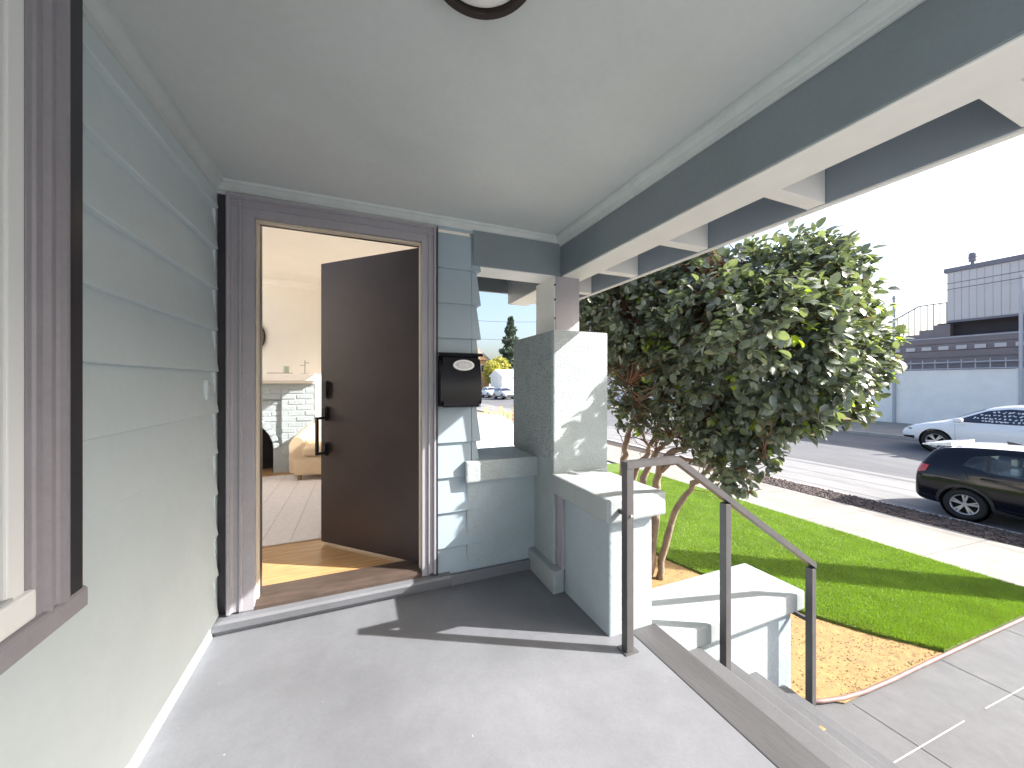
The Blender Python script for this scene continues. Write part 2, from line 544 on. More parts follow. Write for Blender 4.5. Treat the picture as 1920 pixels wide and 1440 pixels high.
# pavement slabs
pav = sheet('pavement', [7.3, 9.7], -40, 160, lambda x: gz(x) - 0.03, M['joint'])
y = -8.0
while y < 26:
    b = B()
    h = 1.52
    vs = []
    for (x, yy) in ((7.306, y), (9.694, y), (9.694, y + h - 0.012), (7.306, y + h - 0.012)):
        vs.append((x, yy))
    lo = [b.verts.new((x, yy, gz(x) - 0.03)) for x, yy in vs]
    hi = [b.verts.new((x, yy, gz(x) + random.uniform(-0.002, 0.002))) for x, yy in vs]
    b.faces.new(hi)
    for i in range(4):
        b.faces.new((lo[i], lo[(i + 1) % 4], hi[(i + 1) % 4], hi[i]))
    obj('slab', b, M['side'], pav)
    y += h
sheet('far_pavement_slab', [7.306, 9.694], 26.0, 160, lambda x: gz(x), M['side']).parent = None
# planting strip of dark bark, kerb, street
sheet('planting_strip', [9.7, 10.55], -40, 160, lambda x: gz(x) - 0.03, M['soil'])
sheet('kerb', [10.55, 10.70], -40, 160, lambda x: -1.295, M['kerb'], thick=0.3)


def sz(x):
    return -1.42 + (x - 10.7) * 0.0475


sheet('gutter_lane', [10.70, 13.9], -60, 220, sz, M['lane'])
lane = bpy.data.objects['gutter_lane']
for xx in (11.35, 12.6, 13.88):
    b = B()
    vs = [b.verts.new(p) for p in ((xx, -60, sz(xx) + 0.004), (xx + 0.02, -60, sz(xx) + 0.005), (xx + 0.02, 220, sz(xx) + 0.005), (xx, 220, sz(xx) + 0.004))]
    b.faces.new(vs)
    obj('lane_joint', b, M['joint'], lane)
sheet('street', [13.9, 20.5], -60, 220, sz, M['asph'])
sheet('far_kerb', [20.5, 20.66], -60, 220, lambda x: sz(20.5) + 0.12, M['kerb'], thick=0.3)


def fz(x):
    return float(np.interp(x, [20.66, 25.5, 80], [-0.84, -0.72, -0.7]))


sheet('far_pavement', [20.66, 25.5, 80], -60, 220, fz, M['side'])
sheet('driveway', [0.9, 4.2], 5.4, 60, lambda x: gz(x), M['drive'])

# ------------------------------------------------------------------ the house
H = thing('house', 'grey-blue house with lap siding, open front porch and brown front door standing ajar', 'house', (0.3, 2.5, -0.86))
# porch floor, nosing, steps
fl = obj('porch_floor', bx(-0.9, 1.35, -3.2, 2.6, -0.86, 0.0), M['floor'], H)
obj('nosing_board', bx(1.354, 1.53, -3.2, 1.605, -0.16, 0.0, 0.006), M['nosing'], H)
tz = [-0.172, -0.344, -0.516, -0.688]
for i, z in enumerate(tz):
    x0 = 1.50 + 0.28 * i
    st = obj('step', bx(x0, x0 + 0.31, -1.6, 1.598, -0.86, z, 0.008), M['tread'], H)
for i in range(5):
    x0 = 1.50 + 0.28 * i

# left wall: lap boards running along Y, face at XL
XL = -0.733
obj('wall_core', bx(-0.95, XL - 0.012, -3.2, 1.19 - 1.6, 0.0, 2.46), M['siding'], H)
obj('wall_core', bx(-0.95, XL - 0.012, 1.285, 2.60, 0.0, 2.46), M['siding'], H)
obj('wall_core', bx(-0.95, XL - 0.012, -0.41, 1.285, 0.0, 0.73), M['siding'], H)


def lap_y(z0, z1, y0, y1, xf=XL):
    b = B()
    h = z1 - z0
    prism(b, [(xf - 0.011, z0), (xf + 0.029, z0), (xf + 0.0315, z0 + 0.002), (xf + 0.0315 - 0.030 * h / 0.22, z1), (xf - 0.011, z1)], 'y', y0, y1)
    return b


for i in range(11):
    z0 = 0.095 + 0.2187 * i
    z1 = min(z0 + 0.2187 + 0.004, 2.37)
    jag = random.uniform(-0.006, 0.006)
    if z0 > 0.6:
        obj('siding_board', lap_y(z0, z1, 1.36, 2.425 + jag), M['siding'], H)
        obj('siding_board', lap_y(z0, z1, -3.2, -0.55), M['siding'], H)
    elif z1 > 0.78:
        obj('siding_board', lap_y(z0, z1, 1.36, 2.425 + jag), M['siding'], H)
        obj('siding_board', lap_y(z0, 0.735, -3.2, 1.359), M['siding'], H)
    else:
        obj('siding_board', lap_y(z0, z1, -3.2, 2.425 + jag), M['siding'], H)
obj('skirting_board', bx(XL - 0.01, XL + 0.012, -3.2, 2.40, 0.0, 0.097), M['siding'], H)
# corner bead, left
obj('corner_bead', bx(XL - 0.008, XL + 0.018, 2.425, 2.452, 0.1, 2.37), M['siding'], H)

# window on the left wall
win = obj('window_frame', bx(-0.79, -0.7185, 1.172, 1.2212, 0.80, 2.40, 0.005), M['vinyl'], H)
obj('bottom_rail', bx(-0.785, -0.706, -0.35, 1.235, 0.795, 0.865, 0.008), M['vinyl'], win)
obj('stile', bx(-0.79, -0.742, -0.37, -0.28, 0.80, 2.40, 0.006), M['vinyl'], win)
obj('stile', bx(-0.79, -0.742, 0.40, 0.46, 0.845, 2.40, 0.006), M['vinyl'], win)
obj('head_rail', bx(-0.788, -0.744, -0.37, 1.27, 2.30, 2.398, 0.006), M['vinyl'], win)
obj('pane', bx(-0.775, -0.765, -0.29, 1.20, 0.83, 2.32), M['paneb'], win)
obj('latch', bx(-0.735, -0.712, 1.12, 1.18, 0.8652, 0.872, 0.002), M['plateg'], win)


def moulding_profile(w, d):
    """fluted casing profile: (across 0..w, depth)"""
    P = [(0, 0), (0, d * .8), (w * .05, d), (w * .17, d), (w * .20, d * .74), (w * .24, d * .62), (w * .45, d * .62), (w * .48, d * .80),
         (w * .56, d * .80), (w * .60, d * .50), (w * .81, d * .50), (w * .85, d * .37), (w, d * .36), (w, 0)]
    return P


# window casing (face looks +X): across = Y from outside (1.304) to inside (1.192)
wc = B()
prism(wc, [(XL + 0.0 + q, 1.312 - p) for p, q in moulding_profile(0.090, 0.045)], 'z', 0.79, 2.395)
obj('window_casing', wc, M['mauve'], H)
obj('window_casing', bx(-0.733, -0.69, -0.46, -0.36, 0.80, 2.395, 0.006), M['mauve'], H)
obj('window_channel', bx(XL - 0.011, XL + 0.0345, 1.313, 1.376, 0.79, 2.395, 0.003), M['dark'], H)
sl = B()
prism(sl, [(-0.79, 0.806), (-0.79, 0.75), (-0.70, 0.735), (-0.694, 0.738), (-0.694, 0.785), (-0.70, 0.792)], 'y', -0.52, 1.385)
obj('window_sill', sl, M['mauve'], H)

# door wall at YD
YD = 2.456
OL, OR_, OT, OB = -0.54, 0.372, 2.265, 0.13
obj('wall_core', bx(-0.95, OL - 0.06, YD, 2.60, -0.86, 2.85), M['cream'], H)
obj('wall_core', bx(OR_ + 0.05, 0.70, YD, 2.60, -0.86, 2.85), M['cream'], H)
obj('wall_core', bx(OL - 0.0601, OR_ + 0.0501, YD, 2.525, OT + 0.05, 2.85), M['cream'], H)
obj('wall_core', bx(OL - 0.0601, OR_ + 0.0501, YD - 0.01, 2.62, -0.86, 0.085), M['floor'], H)
# jamb lining
obj('door_jamb', bx(OL - 0.058, OL, YD - 0.028, 2.61, 0.09, OT + 0.048, 0.004), M['mauve'], H)
obj('door_jamb', bx(OR_, OR_ + 0.048, YD - 0.028, 2.61, 0.09, OT + 0.048, 0.004), M['mauve'], H)
obj('door_jamb', bx(OL, OR_, YD - 0.028, 2.52, OT, OT + 0.048), M['mauve'], H)
obj('weather_strip', bx(OL, OL + 0.010, 2.462, 2.4995, OB, OT - 0.010), M['creamj'], H)
obj('weather_strip', bx(OR_ - 0.010, OR_, 2.462, 2.4995, OB, OT - 0.010), M['creamj'], H)
obj('weather_strip', bx(OL, OR_, 2.462, 2.4995, OT - 0.010, OT), M['creamj'], H)
obj('door_stop', bx(OL, OL + 0.012, 2.50, 2.545, OB, OT - 0.012), M['dark'], H)
obj('door_stop', bx(OL, OR_, 2.50, 2.519, OT - 0.012, OT), M['dark'], H)
obj('door_stop', bx(OR_ - 0.012, OR_, 2.548, 2.575, OB, OT - 0.012), M['dark'], H)
# casings
dc = B()
prism(dc, [(-0.668 + p, YD - q) for p, q in moulding_profile(0.124, 0.05)], 'z', 0.10, 2.372)
obj('door_casing', dc, M['mauve'], H)
dc = B()
prism(dc, [(0.462 - p, YD - q) for p, q in moulding_profile(0.088, 0.05)], 'z', 0.10, 2.372)
obj('door_casing', dc, M['mauve'], H)
dc = B()
prism(dc, [(YD - q - 0.001, 2.372 - p) for p, q in moulding_profile(0.104, 0.05)], 'x', -0.6685, 0.4625)
obj('door_casing', dc, M['mauve'], H)
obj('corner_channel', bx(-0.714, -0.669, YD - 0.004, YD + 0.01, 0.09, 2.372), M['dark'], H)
obj('casing_shade_strip', bx(0.4626, 0.4725, YD - 0.048, YD + 0.01, 0.09, 2.371, 0.002), M['dark'], H)  # dark strip paints in the deep shade on the casing's right edge
# threshold and kick board
th = B()
prism(th, [(YD - 0.03, 0.088), (YD - 0.03, 0.108), (YD + 0.02, 0.13), (2.60, 0.134), (2.60, 0.088)], 'x', OL, OR_)
obj('door_threshold', th, M['thresh'], H)
kb = B()
prism(kb, [(YD + 0.0, 0.0), (YD - 0.045, 0.0), (YD - 0.05, 0.028), (YD - 0.075, 0.034), (YD - 0.085, 0.074), (YD - 0.078, 0.088), (YD, 0.088)], 'x', XL + 0.012, 0.55)
obj('door_sill', kb, M['floor'], H)
obj('skirting_board', bx(0.552, 1.184, 2.405, 2.4338, 0.0, 0.07, 0.004), M['floor'], H)
# front siding strip to the right of the door, with short corner pieces
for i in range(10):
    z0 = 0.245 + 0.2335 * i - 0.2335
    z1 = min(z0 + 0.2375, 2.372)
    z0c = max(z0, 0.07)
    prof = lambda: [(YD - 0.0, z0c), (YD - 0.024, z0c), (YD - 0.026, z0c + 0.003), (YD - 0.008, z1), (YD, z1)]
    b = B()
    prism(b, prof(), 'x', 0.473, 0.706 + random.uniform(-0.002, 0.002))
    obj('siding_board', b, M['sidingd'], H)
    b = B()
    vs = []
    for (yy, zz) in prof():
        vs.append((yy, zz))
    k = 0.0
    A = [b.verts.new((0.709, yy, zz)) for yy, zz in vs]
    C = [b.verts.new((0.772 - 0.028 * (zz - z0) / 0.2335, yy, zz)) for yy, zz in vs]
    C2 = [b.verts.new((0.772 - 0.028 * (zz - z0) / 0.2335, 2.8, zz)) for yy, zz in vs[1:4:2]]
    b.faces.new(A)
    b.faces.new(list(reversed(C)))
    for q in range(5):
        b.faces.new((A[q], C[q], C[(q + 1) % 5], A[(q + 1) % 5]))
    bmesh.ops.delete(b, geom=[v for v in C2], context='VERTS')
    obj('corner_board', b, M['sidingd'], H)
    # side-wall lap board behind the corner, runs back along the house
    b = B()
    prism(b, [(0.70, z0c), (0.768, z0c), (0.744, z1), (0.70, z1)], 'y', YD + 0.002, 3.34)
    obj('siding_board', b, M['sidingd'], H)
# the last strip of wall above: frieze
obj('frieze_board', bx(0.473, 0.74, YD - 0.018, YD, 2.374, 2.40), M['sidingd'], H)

# front door, hinged on the right, standing open into the room
PH = R(44.7)
hinge = Vector((OR_ - 0.004, 2.506, 0))
dx = Vector((-math.cos(PH), math.sin(PH), 0))      # along the leaf
dn = Vector((-math.sin(PH), -math.cos(PH), 0))     # outward (porch side)
DW = 0.905


def leaf_box(bm, a0, a1, n0, n1, z0, z1, bev=0.0):
    vs = box(bm, 0, 1, 0, 1, 0, 1, 0)
    for v in vs:
        a = a0 + (a1 - a0) * v.co.x
        n = n0 + (n1 - n0) * v.co.y
        z = z0 + (z1 - z0) * v.co.z
        p = hinge + dx * a + dn * n
        v.co = (p.x, p.y, z)
    if bev:
        es = set(e for v in vs for e in v.link_edges)
        bmesh.ops.bevel(bm, geom=list(es), offset=bev, segments=2, affect='EDGES')


b = B()
leaf_box(b, 0, DW, -0.045, 0, 0.142, 2.252, 0.003)
dr = obj('front_door', b, M['door'], H)
b = B()
leaf_box(b, DW - 0.095, DW - 0.025, 0.0, 0.028, 1.225, 1.365, 0.012)
obj('keypad', b, M['black'], dr, smooth=True, angle=40)
b = B()
leaf_box(b, DW - 0.088, DW - 0.032, 0.0, 0.03, 1.06, 1.17, 0.01)
obj('lock_plate', b, M['black'], dr)
b = B()
leaf_box(b, DW - 0.088, DW - 0.032, 0.0, 0.03, 0.80, 0.90, 0.01)
obj('lock_plate', b, M['black'], dr)
b = B()
leaf_box(b, DW - 0.072, DW - 0.05, 0.028, 0.095, 1.075, 1.095, 0.003)
leaf_box(b, DW - 0.072, DW - 0.05, 0.028, 0.095, 0.815, 0.835, 0.003)
leaf_box(b, DW - 0.072, DW - 0.05, 0.075, 0.095, 0.835, 1.075, 0.003)
obj('handle', b, M['black'], dr)
for z in (0.36, 1.2, 2.05):
    b = B()
    tube(b, [hinge + Vector((0.002, -0.004, z - 0.05)), hinge + Vector((0.002, -0.004, z + 0.05))], 0.008, 8)
    obj('hinge', b, M['black'], dr)

# ceiling and its crown mouldings
obj('ceiling', bx(-0.95, 1.40, -1.9, YD + 0.12, 2.446, 2.52), M['ceil'], H)


def crown_prof(s=1.0):
    return [(0, 0), (0, -0.085 * s), (0.012 * s, -0.085 * s), (0.014 * s, -0.066 * s), (0.022 * s, -0.062 * s), (0.026 * s, -0.045 * s), (0.044 * s, -0.022 * s), (0.056 * s, -0.018 * s), (0.06 * s, 0)]


b = B()
prism(b, [(XL + 0.001 + p, 2.445 + q) for p, q in crown_prof()], 'y', -1.9, YD - 0.001)
obj('crown_moulding', b, M['crown'], H)
b = B()
prism(b, [(YD - 0.002 - p, 2.4445 + q) for p, q in crown_prof(0.85)], 'x', XL + 0.002, 1.398)
obj('crown_moulding', b, M['crown'], H)
b = B()
prism(b, [(1.3985 - p, 2.444 + q) for p, q in crown_prof(0.85)], 'y', -1.9, YD - 0.003)
obj('crown_moulding', b, M['crown'], H)

# long beam along the porch front, short beam over the gap
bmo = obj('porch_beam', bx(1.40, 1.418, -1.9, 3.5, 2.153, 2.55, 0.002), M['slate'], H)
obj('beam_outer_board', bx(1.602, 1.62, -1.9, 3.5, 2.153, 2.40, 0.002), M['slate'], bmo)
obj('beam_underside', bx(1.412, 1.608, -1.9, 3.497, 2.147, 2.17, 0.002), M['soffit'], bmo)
obj('beam_core', bx(1.4185, 1.6015, -1.89, 3.4965, 2.171, 2.40), M['soffit'], bmo)
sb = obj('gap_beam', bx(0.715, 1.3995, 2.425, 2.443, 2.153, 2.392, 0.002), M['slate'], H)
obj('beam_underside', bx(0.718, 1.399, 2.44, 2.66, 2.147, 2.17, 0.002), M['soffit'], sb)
obj('beam_core', bx(0.76, 1.3985, 2.445, 2.655, 2.171, 2.44), M['soffit'], sb)
# post on the pillar
po = obj('porch_post', bx(1.353, 1.56, 2.42, 2.74, 1.69, 2.1465, 0.003), M['mauve'], H)
obj('post_board', bx(1.345, 1.353, 2.425, 2.735, 1.70, 2.146, 0.002), M['soffit'], po)
for z in (1.83, 1.97, 2.08):
    b = B()
    tube(b, [(1.347, 2.4215, z), (1.347, 2.416, z)], 0.008, 8)
    obj('bolt', b, M['dark'], po)

# eaves: rafters, fascia, roof
for yy in (-1.39, -0.78, -0.17, 0.43, 1.04, 1.65, 2.26, 2.87, 3.42):
    obj('rafter', bx(1.621, 1.958, yy - 0.036, yy + 0.036, 2.165, 2.39, 0.003), M['soffit'], H)
obj('fascia_board', bx(1.96, 1.995, -1.97, 3.62, 2.165, 2.40, 0.003), M['fasciap'], H)
obj('fascia_edge', bx(1.962, 1.993, -1.97, 3.615, 2.157, 2.1645), M['soffit'], H)
obj('eave_soffit', bx(1.4185, 1.9595, -1.95, 3.6, 2.391, 2.43), M['fasciap'], H)
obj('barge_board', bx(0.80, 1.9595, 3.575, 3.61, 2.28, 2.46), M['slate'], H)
obj('porch_roof', bx(-1.2, 0.76, -2.0, 2.55, 2.53, 2.62), M['roof'], H)
obj('porch_roof', bx(0.7602, 2.06, -2.0, 3.64, 2.53, 2.62), M['roof'], H)

# stucco pillar, cheek walls and low wall
PXX = 1.185
pil = obj('pillar', bx(PXX, 1.62, 2.148, 2.83, 0.0, 1.70, 0.012), M['stucco'], H)
obj('plinth', bx(1.135, 1.215, 2.06, 2.45, 0.0, 0.145, 0.006), M['cap'], pil)
obj('pit_shade_face', bx(PXX - 0.006, PXX + 0.003, 2.163, 2.822, 0.83, 1.693, 0.001), M['stuccop'], pil)
lw = obj('low_wall', bx(0.672, PXX + 0.02, 2.434, 2.78, 0.0, 0.69, 0.01), M['stuccos'], H)
obj('wall_cap', bx(0.655, PXX + 0.01, 2.385, 2.86, 0.675, 0.818, 0.014), M['stucco'], lw)
ck = obj('upper_step_wall', bx(1.222, 1.512, 1.605, 2.16, -0.86, 0.64, 0.012), M['stuccos'], H)
obj('wall_cap', bx(1.165, 1.56, 1.55, 2.155, 0.622, 0.75, 0.014), M['cap'], ck)
obj('corner_batten', bx(1.2, 1.225, 2.06, 2.13, 0.146, 0.621, 0.004), M['mauve'], ck)
c2 = obj('lower_step_wall', bx(1.5125, 2.73, 1.6, 1.92, -0.88, -0.17, 0.012), M['stuccos'], H)
obj('wall_cap', bx(1.5135, 2.785, 1.545, 1.97, -0.185, -0.06, 0.014), M['cap'], c2)
# far end of the porch, behind the viewer
obj('low_wall', bx(-0.7, 1.3, -3.3, -3.05, 0.0, 0.8, 0.01), M['stuccos'], H)

# living room behind the front door
obj('room_floor', bx(-3.7, 0.62, 2.6, 6.4, 0.0, 0.12), M['oak'], H)
obj('room_wall', bx(-3.7, 0.75, 6.30, 6.42, 0.0, 2.87), M['cream'], H)
obj('room_wall', bx(-3.82, -3.7, 2.45, 6.42, 0.0, 2.87), M['cream'], H)
obj('room_wall', bx(-3.7, -0.9501, 2.50, 2.62, 0.0, 2.87), M['cream'], H)
obj('room_ceiling', bx(-1.45, 0.8, 5.3, 6.42, 2.85, 2.95), M['iwhite'], H)
obj('room_ceiling', bx(-3.82, 0.8, 2.601, 2.75, 2.85, 2.95), M['iwhite'], H)
obj('room_ceiling', bx(-1.45, 0.8, 3.75, 5.3, 2.85, 2.95), M['iwhite'], H)
obj('room_ceiling', bx(-3.82, -3.66, 2.75, 6.42, 2.85, 2.95), M['iwhite'], H)
obj('added_skylight_pane', bx(-3.66, -1.45, 2.75, 6.42, 2.90, 2.908), M['glass'], H)  # unseen roof opening, added to let sun brighten the living room
obj('main_roof', bx(-1.44, 0.95, 5.35, 6.8, 3.0, 3.1), M['roof'], H)
obj('added_skylight_pane', bx(-1.449, -0.3, 2.75, 3.749, 2.90, 2.908), M['glass'], H)  # second added opening, there for the room's light as well
obj('room_ceiling', bx(-0.299, 0.8, 2.75, 3.749, 2.85, 2.95), M['iwhite'], H)
obj('main_roof', bx(-1.40, 0.95, 3.80, 5.349, 3.0, 3.1), M['roof'], H)
obj('main_roof', bx(-4.2, -1.3, -3.3, 2.70, 3.0, 3.1), M['roof'], H)
# street-side wall with two windows
for y0, y1 in ((2.601, 4.25), (6.15, 6.42)):
    obj('side_wall', bx(0.62, 0.739, y0, y1, -0.86, 2.849), M['cream'], H)
obj('side_wall', bx(0.62, 0.739, 4.2501, 6.1499, -0.86, 0.55), M['cream'], H)
obj('side_wall', bx(0.62, 0.739, 4.2501, 6.1499, 2.50, 2.849), M['cream'], H)
for y0, y1 in ((4.255, 5.20), (5.205, 6.145)):
    b = B()
    box(b, 0.66, 0.71, y0, y0 + 0.05, 0.555, 2.495)
    box(b, 0.66, 0.71, y1 - 0.05, y1, 0.555, 2.495)
    box(b, 0.66, 0.71, y0 + 0.05, y1 - 0.05, 0.555, 0.605)
    box(b, 0.66, 0.71, y0 + 0.05, y1 - 0.05, 2.445, 2.495)
    f = obj('side_window', b, M['vinyl'], H)
    obj('pane', bx(0.68, 0.688, y0 + 0.05, y1 - 0.05, 0.605, 2.445), M['glass'], f)
b = B()
prism(b, [(6.30, 2.85), (6.30, 2.74), (6.285, 2.74), (6.28, 2.78), (6.24, 2.83), (6.23, 2.85)], 'x', -3.7, 0.62)
obj('picture_moulding', b, M['iwhite'], H)

# painted brick fireplace with arched opening and white mantel
YF = 5.85
fx0, fx1 = -2.45, -0.59
ac, ar, asp = -1.50, 0.41, 0.44
b = B()
N_ = 14
outer = [(fx0, 0.12), (fx0, 1.335), (fx1, 1.335), (fx1, 0.12), (ac + ar, 0.12)] + \
        [(ac + ar * math.cos(math.pi * k / N_), asp + ar * math.sin(math.pi * k / N_)) for k in range(N_ + 1)] + [(ac - ar, 0.12)]
prism(b, outer, 'y', YF + 0.02, 6.298)
fp = obj('fireplace', b, M['brickp'], H)
obj('firebox', bx(ac - ar - 0.01, ac + ar + 0.01, 6.20, 6.296, 0.121, 0.9), M['soot'], fp)
b = B()
for k in range(N_):
    a0, a1 = math.pi * k / N_, math.pi * (k + 1) / N_
    pr = [(ac + (ar - 0.004) * math.cos(a0), asp + (ar - 0.004) * math.sin(a0)), (ac + (ar - 0.004) * math.cos(a1), asp + (ar - 0.004) * math.sin(a1)),
          (ac + (ar - 0.012) * math.cos(a1), asp + (ar - 0.012) * math.sin(a1)), (ac + (ar - 0.012) * math.cos(a0), asp + (ar - 0.012) * math.sin(a0))]
    prism(b, pr, 'y', YF + 0.03, 6.2)
box(b, ac + ar - 0.012, ac + ar - 0.004, YF + 0.03, 6.2, 0.121, asp)
box(b, ac - ar + 0.004, ac - ar + 0.012, YF + 0.03, 6.2, 0.121, asp)
obj('firebox_lining', b, M['soot'], fp)
obj('mantel', bx(fx0 - 0.06, fx1 + 0.02, YF - 0.13, 6.297, 1.37, 1.47, 0.01), M['iwhite'], fp)
obj('mantel_bed', bx(fx0 - 0.02, fx1 + 0.005, YF - 0.06, 6.296, 1.335, 1.369, 0.004), M['iwhite'], fp)
obj('brick_pier', bx(-0.985, fx1 - 0.004, YF - 0.022, YF + 0.03, 0.1205, 1.334), M['brickp'], fp)
obj('brick_frieze', bx(fx0, -0.986, YF - 0.014, YF + 0.03, 1.12, 1.334), M['brickp'], fp)
rowh = 0.0765
for r in range(15):
    z0 = 0.125 + r * rowh
    x = fx0 + (0.0 if r % 2 else -0.1)
    while x < fx1:
        xa, xb = max(x, fx0 + 0.002), min(x + 0.195, fx1)
        x += 0.205
        if xa < -0.985 < xb:
            if xb + 0.985 > -0.985 - xa: xa = -0.984
            else: xb = -0.986
        if xb - xa < 0.03 or xb < -1.75:
            continue
        cx, cz = (xa + xb) / 2, z0 + rowh / 2
        if (abs(cx - ac) < ar + 0.06 and cz < asp) or (cz >= asp and math.hypot(cx - ac, cz - asp) < ar + 0.07):
            continue
        proud = random.uniform(0.002, 0.010) + (0.042 if cx > -0.985 else 0) + (0.034 if cx <= -0.985 and r >= 13 else 0)
        obj('brick', bx(xa, xb, YF + 0.02 - proud, YF + 0.03, z0, z0 + rowh - 0.01, 0.008, 1), M['brickp'], fp)
for k in range(15):
    a = math.pi * (k + 0.5) / 15
    if ac + ar * math.cos(a) < -1.75:
        continue
    b = bx(-0.033, 0.033, YF - 0.012, YF + 0.028, ar + 0.006, ar + 0.075, 0.006, 1)
    bmesh.ops.rotate(b, verts=b.verts, cent=(0, 0, 0), matrix=Matrix.Rotation(-(a - math.pi / 2), 3, 'Y'))
    bmesh.ops.translate(b, verts=b.verts, vec=(ac, 0, asp))
    obj('brick', b, M['brickp'], fp)

# ------------------------------------------------------------------ things on and in the house
rl = thing('handrail', 'dark grey metal handrail with three square posts beside the porch steps', 'railing', (1.245, 1.49, 0.0))
PT = 0.042
bend = 1.558
top0, top3 = 0.925, 0.135
sl_ = (top3 - top0) / (2.745 - bend)
b = bx(1.245 - PT / 2, 1.245 + PT / 2, 1.49 - PT / 2, 1.49 + PT / 2, 0.006, top0 - 0.004, 0.003)
obj('post', b, M['railm'], rl)
obj('base_plate', bx(1.21, 1.29, 1.458, 1.53, 0.0005, 0.006, 0.002), M['railm'], rl)
z2 = top0 + sl_ * (1.945 - bend)
obj('post', bx(1.945 - PT / 2, 1.945 + PT / 2, 1.49 - PT / 2, 1.49 + PT / 2, -0.344, z2 - 0.012, 0.003), M['railm'], rl)
obj('post', bx(2.745 - PT / 2, 2.745 + PT / 2, 1.49 - PT / 2, 1.49 + PT / 2, -0.86, top3 - 0.004, 0.003), M['railm'], rl)
b = B()
w = 0.048
prism(b, [(1.245 - PT / 2, top0 - 0.004), (1.245 - PT / 2, top0 + 0.028), (bend + 0.012, top0 + 0.028), (2.745 + PT / 2, top3 + 0.028 + 0.002), (2.745 + PT / 2, top3 - 0.006), (bend, top0 - 0.004)], 'y', 1.49 - w / 2, 1.49 + w / 2)
obj('top_rail', b, M['railm'], rl)
obj('wall_bracket', bx(1.235, 1.258, 1.511, 1.556, 0.675, 0.697), M['railm'], rl)
obj('wall_bracket', bx(2.735, 2.757, 1.511, 1.60, -0.235, -0.212), M['railm'], rl)
b = B()
tube(b, [(1.247, 1.467, 0.686), (1.247, 1.460, 0.686)], 0.007, 8)
obj('bolt', b, M['alloy'], rl)

mb = thing('mailbox', 'black wall mailbox with white oval number plate beside the front door', 'mailbox', (0.605, 2.43, 1.19))
b = B()
prof = [(2.430, 1.19), (2.336, 1.19), (2.327, 1.199), (2.327, 1.23), (2.330, 1.30), (2.337, 1.38), (2.349, 1.46), (2.362, 1.525), (2.430, 1.525)]
prism(b, prof, 'x', 0.475, 0.745)
es = [e for e in b.edges if abs(e.verts[0].co.x - e.verts[1].co.x) < 1e-6 and min(v.co.y for v in e.verts) < 2.42]
bmesh.ops.bevel(b, geom=es, offset=0.018, segments=4, affect='EDGES')
obj('body', b, M['mailbox'], mb, smooth=True, angle=35)
b = B()
prism(b, [(2.432, 1.528), (2.345, 1.52), (2.338, 1.526), (2.345, 1.541), (2.432, 1.552)], 'x', 0.464, 0.757)
obj('lid', b, M['mailbox'], mb)
obj('back_plate', bx(0.458, 0.752, 2.4305, 2.437, 1.18, 1.535), M['mailbox'], mb)
tilt = math.atan2(0.020, 0.125)


def on_plate(px, pz, d):
    c = Vector((0.628, 2.3485, 1.462))
    u = Vector((1, 0, 0)); v = Vector((0, math.sin(tilt), math.cos(tilt))); n = Vector((0, -math.cos(tilt), math.sin(tilt)))
    return c + u * px + v * pz + n * d


def oval(a, c, d0, d1):
    b = B()
    A = [b.verts.new(on_plate(a * math.cos(t), c * math.sin(t), d0)) for t in np.linspace(0, 2 * math.pi, 40, endpoint=False)]
    C = [b.verts.new(on_plate(a * .97 * math.cos(t), c * .95 * math.sin(t), d1)) for t in np.linspace(0, 2 * math.pi, 40, endpoint=False)]
    b.faces.new(C)
    for i in range(40):
        b.faces.new((A[i], A[(i + 1) % 40], C[(i + 1) % 40], C[i]))
    return b


pl = obj('number_plate', oval(0.072, 0.037, -0.006, 0.008), M['plate'], mb)
obj('plate_recess', oval(0.058, 0.026, 0.006, 0.010), M['plateg'], pl)
fc = bpy.data.curves.new('digits', 'FONT')
fc.body = '3746'
fc.size = 0.036
fc.align_x = 'CENTER'; fc.align_y = 'CENTER'
fc.extrude = 0.0012
fo = bpy.data.objects.new('digits_tmp', fc)
sc.collection.objects.link(fo)
dg = bpy.context.evaluated_depsgraph_get()
me = bpy.data.meshes.new_from_object(fo.evaluated_get(dg))
bpy.data.objects.remove(fo)
b = B()
b.from_mesh(me)
for v in b.verts:
    v.co = on_plate(v.co.x, v.co.y, 0.0112 + v.co.z)
obj('digits', b, M['plate'], pl)

cl = thing('ceiling_light', 'round porch ceiling light with dark bronze rim and white glass', 'light', (0.283, 0.878, 2.445))
b = B()
lathe(b, [(0.05, 0.001), (0.150, 0.001), (0.155, -0.012), (0.150, -0.04), (0.145, -0.047), (0.128, -0.047), (0.124, -0.04), (0.124, -0.02), (0.05, -0.01)], 48)
obj('rim', b, M['bronze'], cl, local=True, smooth=True, angle=50)
b = B()
lathe(b, [(0.1235, -0.034), (0.10, -0.055), (0.05, -0.067), (0.0, -0.07)], 48)
obj('diffuser', b, M['diff'], cl, local=True, smooth=True)

dbx = W(372, 727, 1.88)
o = obj('doorbell', bx(XL + 0.012, XL + 0.03, 2.275, 2.315, 1.262, 1.362, 0.005), M['siding'])
tag(o, 'small narrow grey doorbell on the left siding near the corner', 'doorbell')
b = B()
tube(b, [(XL + 0.0295, 2.295, 1.34), (XL + 0.034, 2.295, 1.34)], 0.008, 10)
obj('button', b, M['plateg'], o)

